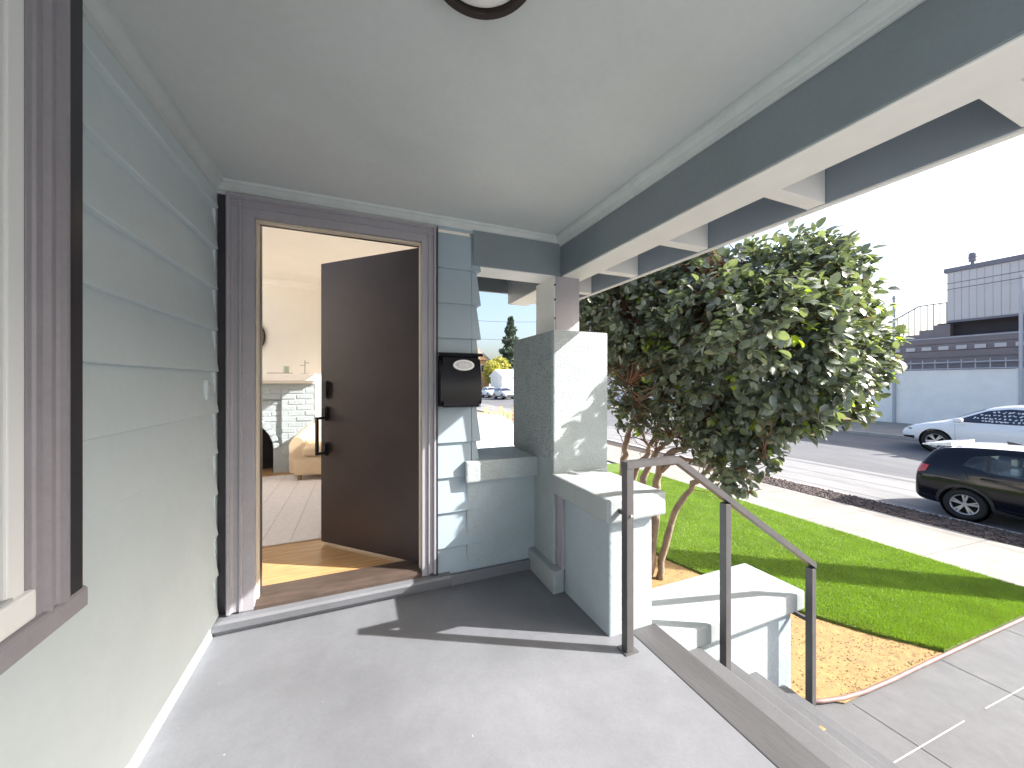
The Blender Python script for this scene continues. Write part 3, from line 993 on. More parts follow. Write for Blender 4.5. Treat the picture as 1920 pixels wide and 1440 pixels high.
# rug, armchair, clock, ornaments
rg = obj('rug', bx(-2.7, 0.30, 3.245, 5.62, 0.121, 0.131, 0.003), M['rug'])
tag(rg, 'pale grey woven rug on the oak living room floor', 'rug')
for i in range(14):
    xx = -2.5 + 0.2 * i
    obj('woven_rib', bx(xx, xx + 0.008, 3.25, 5.61, 0.1312, 0.1325), M['rugline'], rg)
ac_ = thing('armchair', 'cream upholstered tub armchair beside the brick fireplace', 'armchair', (-0.36, 5.45, 0.131))


def chair_parts():
    # body: U shaped tub from plan outline
    b = B()
    box(b, -0.36, 0.36, -0.30, 0.33, 0.06, 0.30, 0.05, 4)
    obj('seat_base', b, M['linen'], ac_, local=True, smooth=True, angle=60)
    b = B()
    box(b, -0.25, 0.25, -0.325, 0.2, 0.30, 0.43, 0.05, 4)
    obj('seat_cushion', b, M['linen'], ac_, local=True, smooth=True, angle=60)
    b = B()
    path = []
    for t in np.linspace(-1, 1, 19):
        a = t * math.pi * 0.5
        if abs(t) > 0.62:
            k = (abs(t) - 0.62) / 0.38
            x = 0.31 * (1 if t > 0 else -1)
            y = 0.08 - 0.36 * k
            z = 0.62 - 0.08 * k
        else:
            an = t / 0.62 * math.pi / 2
            x = 0.31 * math.sin(an)
            y = 0.08 + 0.17 * math.cos(an)
            z = 0.62 + 0.09 * math.cos(an)
        path.append((x, y, z))
    n = len(path)
    rings = []
    for i, (x, y, z) in enumerate(path):
        p0 = Vector(path[max(0, i - 1)]); p1 = Vector(path[min(n - 1, i + 1)])
        d = (p1 - p0); d.z = 0; d.normalize()
        s = Vector((d.y, -d.x, 0))
        th_ = 0.085
        sec = [(-th_, 0.1), (-th_ * 1.1, z * 0.6), (-th_ * 1.05, z - 0.08), (-th_ * .6, z - 0.015), (0, z), (th_ * .6, z - 0.015), (th_ * 1.05, z - 0.08), (th_, z * .6), (th_, 0.1)]
        rings.append([b.verts.new(Vector((x, y, 0)) + s * q + Vector((0, 0, zz))) for q, zz in sec])
    for A, C in zip(rings, rings[1:]):
        for k in range(8):
            b.faces.new((A[k], C[k], C[k + 1], A[k + 1]))
    b.faces.new(rings[0]); b.faces.new(rings[-1])
    obj('back_and_arms', b, M['linen'], ac_, local=True, smooth=True, angle=70)
    for sx in (-0.29, 0.29):
        for sy in (-0.25, 0.28):
            b = B()
            lathe(b, [(0.0, 0.0), (0.022, 0.0), (0.03, 0.07), (0.0, 0.07)], 12, Matrix.Translation((sx, sy, 0)))
            obj('leg', b, M['wood'], ac_, local=True)


chair_parts()
ac_.rotation_euler = (0, 0, R(-12))

ck_ = thing('wall_clock', 'round clock with thin dark frame on the wall above the mantel', 'clock', (-1.55, 6.30, 2.01))
Mx = Matrix.Rotation(R(90), 4, 'X')
b = B()
lathe(b, [(0.255, 0.0), (0.285, 0.0), (0.288, 0.03), (0.27, 0.04), (0.252, 0.03)], 48, Mx)
obj('frame', b, M['bronze'], ck_, local=True, smooth=True, angle=40)
b = B()
lathe(b, [(0.254, 0.012), (0.0, 0.012)], 48, Mx)
obj('dial', b, M['cream'], ck_, local=True)
for k in range(12):
    a = k * math.pi / 6
    b = B()
    c_, s_ = math.cos(a), math.sin(a)
    bar(b, (0.19 * c_, -0.014, 0.19 * s_), (0.235 * c_, -0.014, 0.235 * s_), 0.012, 0.004, (0, -1, 0))
    obj('hour_mark', b, M['black'], ck_, local=True)
b = B()
bar(b, (0, -0.018, 0), (-0.10, -0.018, 0.08), 0.012, 0.003, (0, -1, 0))
obj('hand', b, M['black'], ck_, local=True)
b = B()
bar(b, (0, -0.020, 0), (0.03, -0.020, 0.17), 0.008, 0.003, (0, -1, 0))
obj('hand', b, M['black'], ck_, local=True)

tr_ = obj('tray', bx(-1.17, -0.88, 5.90, 6.04, 1.471, 1.484, 0.004), M['wood'])
tag(tr_, 'small flat wooden tray on the white mantel shelf', 'tray')
j_ = thing('glass_jar', 'small pale green glass jar standing on the tray', 'jar', (-0.955, 5.96, 1.4845))
b = B()
lathe(b, [(0.0, 0.0), (0.038, 0.0), (0.040, 0.09), (0.036, 0.092), (0.034, 0.01), (0.0, 0.01)], 24)
obj('cup', b, M['greenglass'], j_, local=True, smooth=True, angle=40)
b = B()
lathe(b, [(0.0, 0.011), (0.032, 0.011), (0.032, 0.06), (0.0, 0.062)], 24)
obj('candle', b, M['iwhite'], j_, local=True)
cr = thing('metal_ornament', 'thin upright metal ornament with crossing arms at right end of mantel', 'ornament', (-0.72, 5.93, 1.471))
b = B()
box(b, -0.045, 0.045, -0.03, 0.03, 0, 0.006)
obj('base', b, M['bronze'], cr, local=True)
b = B()
tube(b, [(0, 0, 0.006), (0, 0, 0.19)], 0.004, 6)
obj('stem', b, M['bronze'], cr, local=True)
for z, x0, x1 in ((0.12, -0.06, 0.0), (0.155, 0.0, 0.055)):
    b = B()
    tube(b, [(x0, 0, z), (x1, 0, z)], 0.003, 6)
    obj('arm', b, M['bronze'], cr, local=True)

# ------------------------------------------------------------------ garden: mulch, turf, edging
def bnd(y):
    return float(np.interp(y, [1.48, 1.8, 2.2, 2.8, 3.5, 5.0, 9.0], [4.58, 4.28, 4.02, 3.78, 3.58, 3.5, 4.3]))


b = B()
ys = np.linspace(1.47, 5.38, 24)
rows = []
for yy in ys:
    x0, x1 = (2.79 if yy < 1.95 else 1.63), bnd(yy)
    if yy < 1.56:
        x0 = 3.1
    rows.append([b.verts.new((x, yy, gz(x) + 0.012 + 0.006 * math.sin(9 * x + 5 * yy) * math.sin(7 * yy) * (0 if yy < 1.6 else 1))) for x in np.linspace(x0, x1, 16)])
for A, C in zip(rows, rows[1:]):
    for k in range(15):
        b.faces.new((A[k], A[k + 1], C[k + 1], C[k]))
mu = obj('mulch_bed', b, M['tan'], smooth=True, origin=(3.2, 2.5, -0.86))
tag(mu, 'tan bark mulch bed between steps and lawn', 'mulch', kind='stuff')


def scatter_chips(name, n, fx, size, mat, parent, flat=0.5):
    V, F = [], []
    P = np.array([fx() for _ in range(n)])
    base = np.array([[-1, -.45, -.25], [1, -.45, -.25], [1, .45, -.25], [-1, .45, -.25], [-.8, -.3, .3], [.8, -.35, .25], [.85, .3, .3], [-.75, .35, .2]])
    fc_ = np.array([[0, 3, 2, 1], [4, 5, 6, 7], [0, 1, 5, 4], [1, 2, 6, 5], [2, 3, 7, 6], [3, 0, 4, 7]])
    a = rng.uniform(0, 2 * math.pi, n); t = rng.normal(0, flat, n)
    s = size * rng.uniform(0.5, 1.5, n)
    j = base[None] * (1 + rng.normal(0, 0.15, (n, 8, 3)))
    j = j * s[:, None, None]
    x, y_, z = j[..., 0], j[..., 1], j[..., 2]
    x2 = x * np.cos(t)[:, None] - z * np.sin(t)[:, None]
    z2_ = x * np.sin(t)[:, None] + z * np.cos(t)[:, None]
    X = x2 * np.cos(a)[:, None] - y_ * np.sin(a)[:, None] + P[:, 0][:, None]
    Y = x2 * np.sin(a)[:, None] + y_ * np.cos(a)[:, None] + P[:, 1][:, None]
    Z = z2_ + P[:, 2][:, None]
    verts = np.stack([X, Y, Z], -1).reshape(-1, 3)
    faces = (fc_[None] + (np.arange(n) * 8)[:, None, None]).reshape(-1, 4)
    o = np_obj(name, verts, faces, mat, parent)
    return tag(o, kind='stuff')


def pt_mulch():
    while True:
        x, yy = random.uniform(1.7, 4.7), 1.5 + 3.5 * random.random() ** 1.5
        if x < bnd(yy) and (yy > 2.0 or x > 2.82) and not (yy < 1.6 and x < 3.15):
            return (x, yy, gz(x) + 0.016)


scatter_chips('bark_chips', 3500, pt_mulch, 0.0045, M['chip'], mu, 0.2)
# turf: base sheet and blades
b = B()
rows = []
for yy in np.linspace(1.485, 9.0, 40):
    rows.append([b.verts.new((x, yy, gz(x) + 0.038)) for x in np.linspace(bnd(yy), 7.29, 8)])
for A, C in zip(rows, rows[1:]):
    for k in range(7):
        b.faces.new((A[k], A[k + 1], C[k + 1], C[k]))
r_ = bmesh.ops.extrude_face_region(b, geom=b.faces[:])
bmesh.ops.translate(b, verts=[v for v in r_['geom'] if isinstance(v, bmesh.types.BMVert)], vec=(0, 0, -0.07))
lawn = obj('lawn', b, M['turf'], origin=(5.6, 4.0, -1.0))
tag(lawn, 'bright green artificial turf lawn beside the front walk', 'lawn', kind='stuff')
nb = 230000
yy = 1.49 + 6.5 * rng.random(nb) ** 1.7
bx0 = np.interp(yy, [1.48, 1.8, 2.2, 2.8, 3.5, 5.0, 9.0], [4.58, 4.28, 4.02, 3.78, 3.58, 3.5, 4.3])
xx = bx0 + (7.28 - bx0) * rng.random(nb)
zz = np.interp(xx, PX, PZ) + 0.038
hgt = rng.uniform(0.016, 0.034, nb)
an = rng.uniform(0, 2 * math.pi, nb)
ln = rng.normal(0.0, 0.010, (nb, 2)) + np.array([0.004, -0.006])
wid = rng.uniform(0.0022, 0.004, nb)
p0 = np.stack([xx - np.cos(an) * wid, yy - np.sin(an) * wid, zz], -1)
p1 = np.stack([xx + np.cos(an) * wid, yy + np.sin(an) * wid, zz], -1)
p2 = np.stack([xx + ln[:, 0], yy + ln[:, 1], zz + hgt], -1)
vt = np.stack([p0, p1, p2], 1).reshape(-1, 3)
o = np_obj('grass_blades', vt, np.arange(nb * 3).reshape(-1, 3), M['blade'], lawn)
tag(o, kind='stuff')
# edging along the walk
b = B()
ed = [(2.80, 1.575), (2.95, 1.53), (3.12, 1.495), (3.35, 1.475), (3.7, 1.468), (4.2, 1.468), (4.9, 1.468), (5.8, 1.468), (7.2, 1.468)]
pts = [Vector((x, yv, gz(x) + 0.018)) for x, yv in ed]
tube(b, pts, 0.014, 8)
o = obj('garden_edging', b, M['edging'], smooth=True)
tag(o, 'thin brown edging strip curving along the walkway and mulch bed', 'edging')


def pt_dark():
    return (random.uniform(9.72, 10.54), 0.2 + 9 * random.random(), gz(10.1) + 0.0)


ps = bpy.data.objects['planting_strip']
scatter_chips('dark_bark', 16000, pt_dark, 0.028, M['darkchip'], ps, 0.5)
df = obj('dry_leaf', bx(2.27, 2.31, 1.18, 1.205, -0.512, -0.509), M['chip'])
tag(df, 'small tan dry leaf lying on the lower porch step', 'leaf')

# ------------------------------------------------------------------ camellia tree
T0 = Vector((3.12, 3.2, -0.86))
tree = thing('camellia_tree', 'dense glossy camellia tree with several bare stems beside the porch pillar', 'tree', T0)


def smooth_path(pts, n=6):
    pts = [Vector(p) for p in pts]
    out = []
    for i in range(len(pts) - 1):
        p0 = pts[max(i - 1, 0)]; p1 = pts[i]; p2 = pts[i + 1]; p3 = pts[min(i + 2, len(pts) - 1)]
        for k in range(n):
            t = k / n
            out.append(0.5 * ((2 * p1) + (p2 - p0) * t + (2 * p0 - 5 * p1 + 4 * p2 - p3) * t * t + (3 * p1 - p0 - 3 * p2 + p3) * t ** 3))
    out.append(pts[-1])
    return out


stems = [
    ([T0, W(1262, 965, 4.15), W(1310, 900, 4.0), W(1345, 868, 3.85), W(1400, 830, 3.7), W(1470, 770, 3.5)], 0.050, 0.016),
    ([T0 + Vector((-.1, .06, 0)), W(1228, 930, 4.25), W(1243, 862, 4.1), W(1290, 838, 3.95), W(1345, 828, 3.75), W(1358, 785, 3.65), W(1400, 700, 3.5)], 0.062, 0.018),
    ([W(1236, 885, 4.15), W(1270, 862, 4.0), W(1320, 866, 3.8), W(1380, 850, 3.6), W(1440, 800, 3.45)], 0.034, 0.012),
    ([T0 + Vector((-.2, .1, 0)), W(1203, 915, 4.3), W(1232, 845, 4.2), W(1262, 818, 4.1), W(1300, 745, 3.95), W(1340, 650, 3.7)], 0.055, 0.016),
    ([T0 + Vector((-.28, .2, 0)), W(1190, 900, 4.4), W(1214, 850, 4.3), W(1240, 780, 4.2), W(1265, 690, 4.0), W(1280, 600, 3.8)], 0.048, 0.015),
    ([T0 + Vector((-.42, .22, 0)), W(1166, 890, 4.4), W(1174, 830, 4.35), W(1190, 770, 4.25), W(1205, 690, 4.15), W(1180, 600, 4.05)], 0.058, 0.016),
    ([W(1262, 818, 4.1), W(1300, 800, 3.9), W(1335, 775, 3.7), W(1390, 755, 3.5)], 0.020, 0.008),
    ([W(1214, 850, 4.3), W(1208, 820, 4.2), W(1195, 790, 4.05), W(1180, 720, 3.9)], 0.022, 0.009),
    ([W(1345, 828, 3.75), W(1300, 822, 3.85), W(1245, 822, 3.9), W(1225, 838, 3.9)], 0.018, 0.008),
    ([W(1400, 830, 3.7), W(1440, 800, 3.5), W(1480, 790, 3.3), W(1530, 770, 3.2)], 0.018, 0.008),
    ([W(1345, 868, 3.85), W(1370, 880, 3.6), W(1400, 872, 3.4), W(1440, 860, 3.2)], 0.020, 0.008),
    ([W(1400, 700, 3.5), W(1450, 640, 3.3), W(1490, 560, 3.1), W(1520, 480, 3.0)], 0.020, 0.007),
    ([W(1400, 700, 3.5), W(1480, 690, 3.2), W(1560, 680, 3.2)], 0.018, 0.007),
    ([W(1340, 650, 3.7), W(1370, 570, 3.4), W(1400, 500, 3.2)], 0.016, 0.006),
]
b = B()
stem_pts = []
for pts, r0, r1 in stems:
    sp = smooth_path(pts)
    n = len(sp)
    sp = [p + Vector((random.gauss(0, .012), random.gauss(0, .012), random.gauss(0, .008))) for p in sp]
    tube(b, sp, [(r0 + (r1 - r0) * i / (n - 1)) * random.uniform(.72, .9) for i in range(n)], 9)
    stem_pts += sp[n // 3:]
obj('trunk', b, M['bark'], tree, smooth=True)
# lobes of the crown: (pixel u, v, metres ahead, radii)
lobes = [
    (1395, 640, 3.45, 0.92, 0.80), (1530, 655, 3.35, 0.50, 0.52), (1470, 545, 3.15, 0.52, 0.42), (1495, 495, 3.05, 0.30, 0.25),
    (1230, 590, 3.95, 0.70, 0.62), (1150, 600, 4.35, 0.62, 0.60), (1560, 755, 3.3, 0.26, 0.22), (1330, 760, 3.6, 0.50, 0.32),
    (1405, 835, 3.4, 0.24, 0.26), (1375, 890, 3.4, 0.20, 0.16), (1450, 620, 2.75, 0.42, 0.42), (1525, 690, 2.9, 0.34, 0.34), (1350, 600, 3.0, 0.40, 0.38), (1470, 770, 3.1, 0.34, 0.22),
    (1570, 600, 3.2, 0.22, 0.22), (1180, 720, 4.3, 0.45, 0.35), (1200, 650, 4.2, 0.5, 0.45), (1265, 660, 3.9, 0.42, 0.42), (1130, 540, 4.3, 0.55, 0.45), (1240, 520, 3.9, 0.5, 0.42), (1320, 560, 3.5, 0.5, 0.5), (1350, 810, 3.5, 0.3, 0.2), (1215, 775, 4.1, 0.34, 0.22), (1290, 800, 3.8, 0.30, 0.2), (1335, 845, 3.6, 0.2, 0.15), (1440, 700, 3.0, 0.4, 0.35), (1580, 690, 3.25, 0.3, 0.34), (1440, 600, 2.42, 0.26, 0.24), (1390, 655, 2.45, 0.22, 0.22)]
lob = [(np.array(W(u, v, f)), r, rzz) for u, v, f, r, rzz in lobes]


def inside(p):
    return min((((p[0] - c[0]) / r) ** 2 + ((p[1] - c[1]) / r) ** 2 + ((p[2] - c[2]) / q) ** 2) for c, r, q in lob)


clusters = []
tries = 0
camp = np.array([0, 0, EYE])
TE = math.tan(ELEV)
wts = np.array([r * r for _, r, _ in lob]); wts /= wts.sum()
while len(clusters) < 3900 and tries < 60000:
    tries += 1
    c, r, q = lob[rng.choice(len(lob), p=wts)]
    d = rng.normal(size=3); d /= np.linalg.norm(d)
    k = rng.uniform(0.72, 1.06) if rng.random() < 0.85 else rng.uniform(0.3, 0.75)
    p = c + d * np.array([r, r, q]) * k
    if k > 0.7 and inside(p) < 0.45 and rng.random() < 0.75:
        continue
    if p[0] < 2.08 and p[2] > 1.9:
        continue
    if p[0] < 1.75 or p[1] < 1.30:
        continue
    if k > 0.7 and mnoise.noise(Vector(p) * 2.6) < -0.22 and rng.random() < 0.8:
        continue
    # keep the sun's way clear to the porch floor, the siding strip and most of the pillar face
    fx_, fy_ = p[0] - SAZ[0] * p[2] / TE, p[1] - SAZ[1] * p[2] / TE
    if fx_ < 1.3 and fy_ < 2.46:
        continue
    t_ = (2.43 - p[1]) / -SAZ[1]
    if t_ > 0 and -0.8 < p[0] - SAZ[0] * t_ < 0.76 and -0.05 < p[2] - TE * t_ < 1.5:
        continue
    t_ = (2.148 - p[1]) / -SAZ[1]
    x1, z1 = p[0] - SAZ[0] * t_, p[2] - TE * t_
    if t_ > 0 and 1.1 < x1 < 1.66 and 0.6 < z1 < 1.8 and not (0.78 < z1 < 1.36 - (1.62 - x1) * 1.15):
        continue
    # thin, twiggy underside on the porch side
    uu = 960 + 690 * (p[0] * CS - p[1] * SN) / (p[0] * SN + p[1] * CS)
    vv = 717 - 690 * (p[2] - EYE) / (p[0] * SN + p[1] * CS)
    if uu < 1290 and vv > 660 and rng.random() < 0.35:
        continue
    if vv > 770 and uu < 1330 and rng.random() < 0.4:
        continue
    clusters.append((p, d, k))
base_leaf = np.array([[0, 0, 0], [0.2, 0.32, 0.09], [0.2, -0.32, 0.09], [0.3, 0, 0.0], [0.58, 0.43, 0.07], [0.58, -0.43, 0.07], [0.62, 0, -0.02], [0.88, 0.26, -0.02], [0.88, -0.26, -0.02], [1.05, 0, -0.12]])
leaf_f = [[0, 3, 1], [0, 2, 3], [1, 3, 6], [1, 6, 4], [2, 6, 3], [2, 5, 6], [4, 6, 7], [5, 8, 6], [6, 9, 7], [6, 8, 9]]
LV, LM, LC, LS = [], [], [], []
for p, d, k in clusters:
    nleaf = int(rng.integers(5, 10))
    young = rng.random() < 0.055
    for i in range(nleaf):
        dirv = d * 0.75 + rng.normal(size=3) * 0.75 + np.array([0.1, -0.1, 0.05])
        dirv /= np.linalg.norm(dirv)
        dirv[2] -= 0.25
        dirv /= np.linalg.norm(dirv)
        upv = np.array([0, 0, 1.0]) + d * 0.55 + rng.normal(size=3) * 0.38
        upv -= dirv * upv.dot(dirv)
        upv /= np.linalg.norm(upv)
        sv = np.cross(upv, dirv)
        L_ = rng.uniform(0.050, 0.092) * (0.8 if young else 1)
        wv = L_ * rng.uniform(0.68, 0.90)
        off = p + rng.normal(size=3) * 0.028
        LV.append(off + base_leaf[:, :1] * L_ * dirv + base_leaf[:, 1:2] * wv * sv + base_leaf[:, 2:] * L_ * rng.uniform(0.5, 1.6) * upv)
        x = rng.random()
        LM.append(2 if young and x < 0.8 else (1 if x < 0.34 else (3 if x > 0.992 else 0)))
        LC.append(np.linalg.norm(off - camp)); LS.append(L_)
LV = np.array(LV); LM = np.array(LM); LC = np.array(LC); LS = np.array(LS)
vis = LS / LC
order = np.argsort(-vis)
single = order[:300]
rest = np.ones(len(LV), bool); rest[single] = False
RV = LV[rest]; RM = LM[rest]
nf = len(leaf_f)
F = (np.array(leaf_f)[None] + (np.arange(len(RV)) * 10)[:, None, None]).reshape(-1, 3)
lm = [M['leafd'], M['leafm'], M['leafy'], M['leafo']]
cr_ = np_obj('crown', RV.reshape(-1, 3), F, lm, tree, mi=np.repeat(RM, nf), smooth=True)
tag(cr_, kind='stuff')
# a few shared leaf meshes for the 300 nearest leaves
tr0 = np.array(T0)
for i in single:
    me = bpy.data.meshes.new('leaf')
    c0 = LV[i][0]
    me.from_pydata([tuple(v) for v in (LV[i] - c0)], [], leaf_f)
    me.materials.append(lm[LM[i]])
    me.polygons.foreach_set('use_smooth', [True] * nf)
    o = bpy.data.objects.new('leaf', me)
    link(o, tree)
    o.location = tuple(c0 - tr0)
# twigs
b = B()
sp_arr = np.array([tuple(p) for p in stem_pts])
for p, d, k in clusters:
    pr = 0.22
    uu = 960 + 690 * (p[0] * CS - p[1] * SN) / (p[0] * SN + p[1] * CS)
    if uu < 1340: pr = 0.85
    if rng.random() > pr:
        continue
    j = np.argmin(np.linalg.norm(sp_arr - p, axis=1) + rng.uniform(0, 0.25, len(sp_arr)))
    s0 = sp_arr[j]
    mid = (s0 + p) / 2 + rng.normal(size=3) * 0.05 + np.array([0, 0, 0.03])
    tube(b, [s0, mid, p], [0.0075, 0.0048, 0.0025], 4, cap=False)
for _ in range(160):
    j = rng.integers(len(sp_arr))
    s0 = sp_arr[j]
    if 960 + 690 * (s0[0] * CS - s0[1] * SN) / (s0[0] * SN + s0[1] * CS) > 1380: continue
    e = s0 + rng.normal(size=3) * 0.22 + np.array([0, 0, 0.16])
    tube(b, [s0, (s0 + e) / 2 + rng.normal(size=3) * 0.03, e], [0.006, 0.004, 0.002], 4, cap=False)
o = obj('twigs', b, M['twig'], tree, smooth=True)
tag(o, kind='stuff')

# ------------------------------------------------------------------ cars
def car_body(stations, wheels, wr, paint, root, cuts=None, sub=2):
    """stations: (x, zbottom, zbelt, ztop, halfwidth, halfwidth_top) from rear to front"""
    b = B()
    rings = []
    for (x, zb, zs, zt, w, wt) in stations:
        drop = min(0.09, 0.3 * (zt - zs) + 0.015)
        half = [(w * .80, zb), (w * .955, zb + .03), (w * .99, zb + .3 * (zs - zb)), (w, zb + .66 * (zs - zb)), (w * .965, zs),
                (wt + (w * .965 - wt) * .12, zt - drop), (wt * .86, zt - drop * .25), (wt * .4, zt)]
        sec = [(-yy, zz) for yy, zz in half] + [(yy, zz) for yy, zz in reversed(half)]
        rings.append([b.verts.new((x, yy, zz)) for yy, zz in sec])
    n = len(rings[0])
    for A, C in zip(rings, rings[1:]):
        for k in range(n):
            b.faces.new((A[k], C[k], C[(k + 1) % n], A[(k + 1) % n]))
    for rg_ in (rings[0], rings[-1]):
        for k in range(n // 2 - 1):
            f = (rg_[k], rg_[k + 1], rg_[n - 2 - k], rg_[n - 1 - k])
            b.faces.new(f)
    bmesh.ops.recalc_face_normals(b, faces=b.faces)
    me = bpy.data.meshes.new('body')
    b.to_mesh(me); b.free()
    me.polygons.foreach_set('use_smooth', [True] * len(me.polygons))
    o = bpy.data.objects.new('body', me)
    link(o, root)
    sm = o.modifiers.new('s', 'SUBSURF'); sm.levels = sub; sm.render_levels = sub
    dg = bpy.context.evaluated_depsgraph_get(); dg.update()
    me2 = bpy.data.meshes.new_from_object(o.evaluated_get(dg))
    bb = B(); bb.from_mesh(me2)
    tree_ = BVHTree.FromBMesh(bb)
    bb.free()
    o.modifiers.clear()
    o.data = me2
    # cut wheel wells (and see-through side windows)
    tmp = []
    cb = B()
    for wx in wheels:
        for sy in (-1, 1):
            lathe(cb, [(0, -0.14), (wr * 1.13, -0.14), (wr * 1.13, 0.3), (0, 0.3)], 40,
                  Matrix.Translation((wx, sy * 0.80, wr)) @ Matrix.Rotation(-sy * math.pi / 2, 4, 'X'))
    bmesh.ops.recalc_face_normals(cb, faces=cb.faces)
    cme = bpy.data.meshes.new('cut'); cb.to_mesh(cme); cb.free()
    co = bpy.data.objects.new('cut', cme); link(co, root); tmp.append(co)
    if cuts:
        for poly in cuts:
            cb = B(); prism(cb, poly, 'y', -2, 2)
            bmesh.ops.recalc_face_normals(cb, faces=cb.faces)
            cme = bpy.data.meshes.new('cut'); cb.to_mesh(cme); cb.free()
            co = bpy.data.objects.new('cut', cme); link(co, root); tmp.append(co)
    for t in tmp:
        md = o.modifiers.new('b', 'BOOLEAN'); md.operation = 'DIFFERENCE'; md.object = t; md.solver = 'EXACT'
    dg = bpy.context.evaluated_depsgraph_get(); dg.update()
    me3 = bpy.data.meshes.new_from_object(o.evaluated_get(dg))
    o.modifiers.clear()
    o.data = me3
    me3.materials.clear(); me3.materials.append(paint)
    me3.polygons.foreach_set('material_index', [0] * len(me3.polygons))
    me3.polygons.foreach_set('use_smooth', [True] * len(me3.polygons))
    me3.set_sharp_from_angle(angle=R(38))
    for t in tmp:
        bpy.data.objects.remove(t)
    return o, tree_


def side_patch(tree_, top, bot, side, off=0.006, nx=16, nz=5):
    """patch on the body side between two polylines (x, z)"""
    b = B()
    tx = [p[0] for p in top]; bxs = [p[0] for p in bot]
    g = []
    for i in range(nx + 1):
        s = i / nx
        xt = np.interp(s, np.linspace(0, 1, len(top)), tx); zt = np.interp(s, np.linspace(0, 1, len(top)), [p[1] for p in top])
        xb = np.interp(s, np.linspace(0, 1, len(bot)), bxs); zb = np.interp(s, np.linspace(0, 1, len(bot)), [p[1] for p in bot])
        col = []
        for j in range(nz + 1):
            t = j / nz
            x, z = xb + (xt - xb) * t, zb + (zt - zb) * t
            h = tree_.ray_cast(Vector((x, side * 3, z)), Vector((0, -side, 0)))
            yv = h[0].y + side * off if h[0] is not None else side * 0.6
            col.append(b.verts.new((x, yv, z)))
        g.append(col)
    for A, C in zip(g, g[1:]):
        for k in range(nz):
            b.faces.new((A[k], C[k], C[k + 1], A[k + 1]))
    return b


def top_patch(tree_, xs, half, off=0.006, ny=10, zcast=3):
    b = B()
    g = []
    for x, w_ in zip(xs, half):
        row = []
        for j in range(ny + 1):
            yv = -w_ + 2 * w_ * j / ny
            h = tree_.ray_cast(Vector((x, yv, zcast)), Vector((0, 0, -1)))
            z = h[0].z + off if h[0] is not None else 0.5
            row.append(b.verts.new((x, yv, z)))
        g.append(row)
    for A, C in zip(g, g[1:]):
        for k in range(ny):
            b.faces.new((A[k], A[k + 1], C[k + 1], C[k]))
    return b


def end_patch(tree_, ys_, zlo, zhi, xdir, off=0.006, nz=6):
    """patch seen from the end, casting along -xdir"""
    b = B(); g = []
    for yv in ys_:
        col = []
        for j in range(nz + 1):
            z = zlo + (zhi - zlo) * j / nz
            h = tree_.ray_cast(Vector((xdir * 5, yv, z)), Vector((-xdir, 0, 0)))
            x = h[0].x + xdir * off if h[0] is not None else 0
            col.append(b.verts.new((x, yv, z)))
        g.append(col)
    for A, C in zip(g, g[1:]):
        for k in range(nz):
            b.faces.new((A[k], A[k + 1], C[k + 1], C[k]))
    return b


def add_wheels(root, wheels, r, track, width=0.2, spokes=5, double=True):
    for wx in wheels:
        for sy in (-1, 1):
            Mw = Matrix.Translation((wx, sy * (track - width / 2), r)) @ Matrix.Rotation(-sy * math.pi / 2, 4, 'X')
            b = B()
            h = width / 2
            lathe(b, [(r * .66, -h), (r * .9, -h), (r * .985, -h * .7), (r, -h * .3), (r, h * .3), (r * .985, h * .7), (r * .93, h * 1.0), (r * .80, h * 1.06), (r * .67, h * .95), (r * .64, h * .6), (r * .64, -h)], 40, Mw)
            wl = obj('wheel', b, M['rubber'], root, local=True, smooth=True, angle=50)
            b = B()
            lathe(b, [(r * .655, h * .9), (r * .64, h * 1.0), (r * .60, h * .92), (r * .585, h * .4)], 40, Mw)
            lathe(b, [(0.0, h * .86), (r * .10, h * .86), (r * .14, h * .8), (r * .14, h * .4)], 20, Mw)
            for k in range(spokes):
                for dd in ((-0.16, 0.16) if double else (0,)):
                    a = 2 * math.pi * k / spokes + 0.25
                    a2 = a + dd
                    p = Mw @ Vector((r * .09 * math.cos(a), r * .09 * math.sin(a), h * .72))
                    q = Mw @ Vector((r * .61 * math.cos(a2), r * .61 * math.sin(a2), h * .82))
                    ax = Mw.to_3x3() @ Vector((0, 0, 1))
                    bar(b, p, q, r * (.10 if double else .17), h * .25, ax)
            obj('rim', b, M['alloy'], wl, local=True)
            b = B()
            lathe(b, [(0, h * .1), (r * .62, h * .1)], 32, Mw)
            obj('brake_disc', b, M['well'], wl, local=True)
            b = B()
            lathe(b, [(r * 1.125, h * .8), (r * 1.125, -0.16), (0, -0.16)], 40, Mw)
            obj('wheel_well', b, M['well'], wl, local=True, smooth=True, angle=40)


def seam(tree_, pts, side, w=0.006, off=0.003):
    top = [(x - w / 2, z) for x, z in pts]
    bot = [(x + w / 2, z) for x, z in pts]
    return side_patch(tree_, top, bot, side, off, nx=max(8, 3 * len(pts)), nz=1)


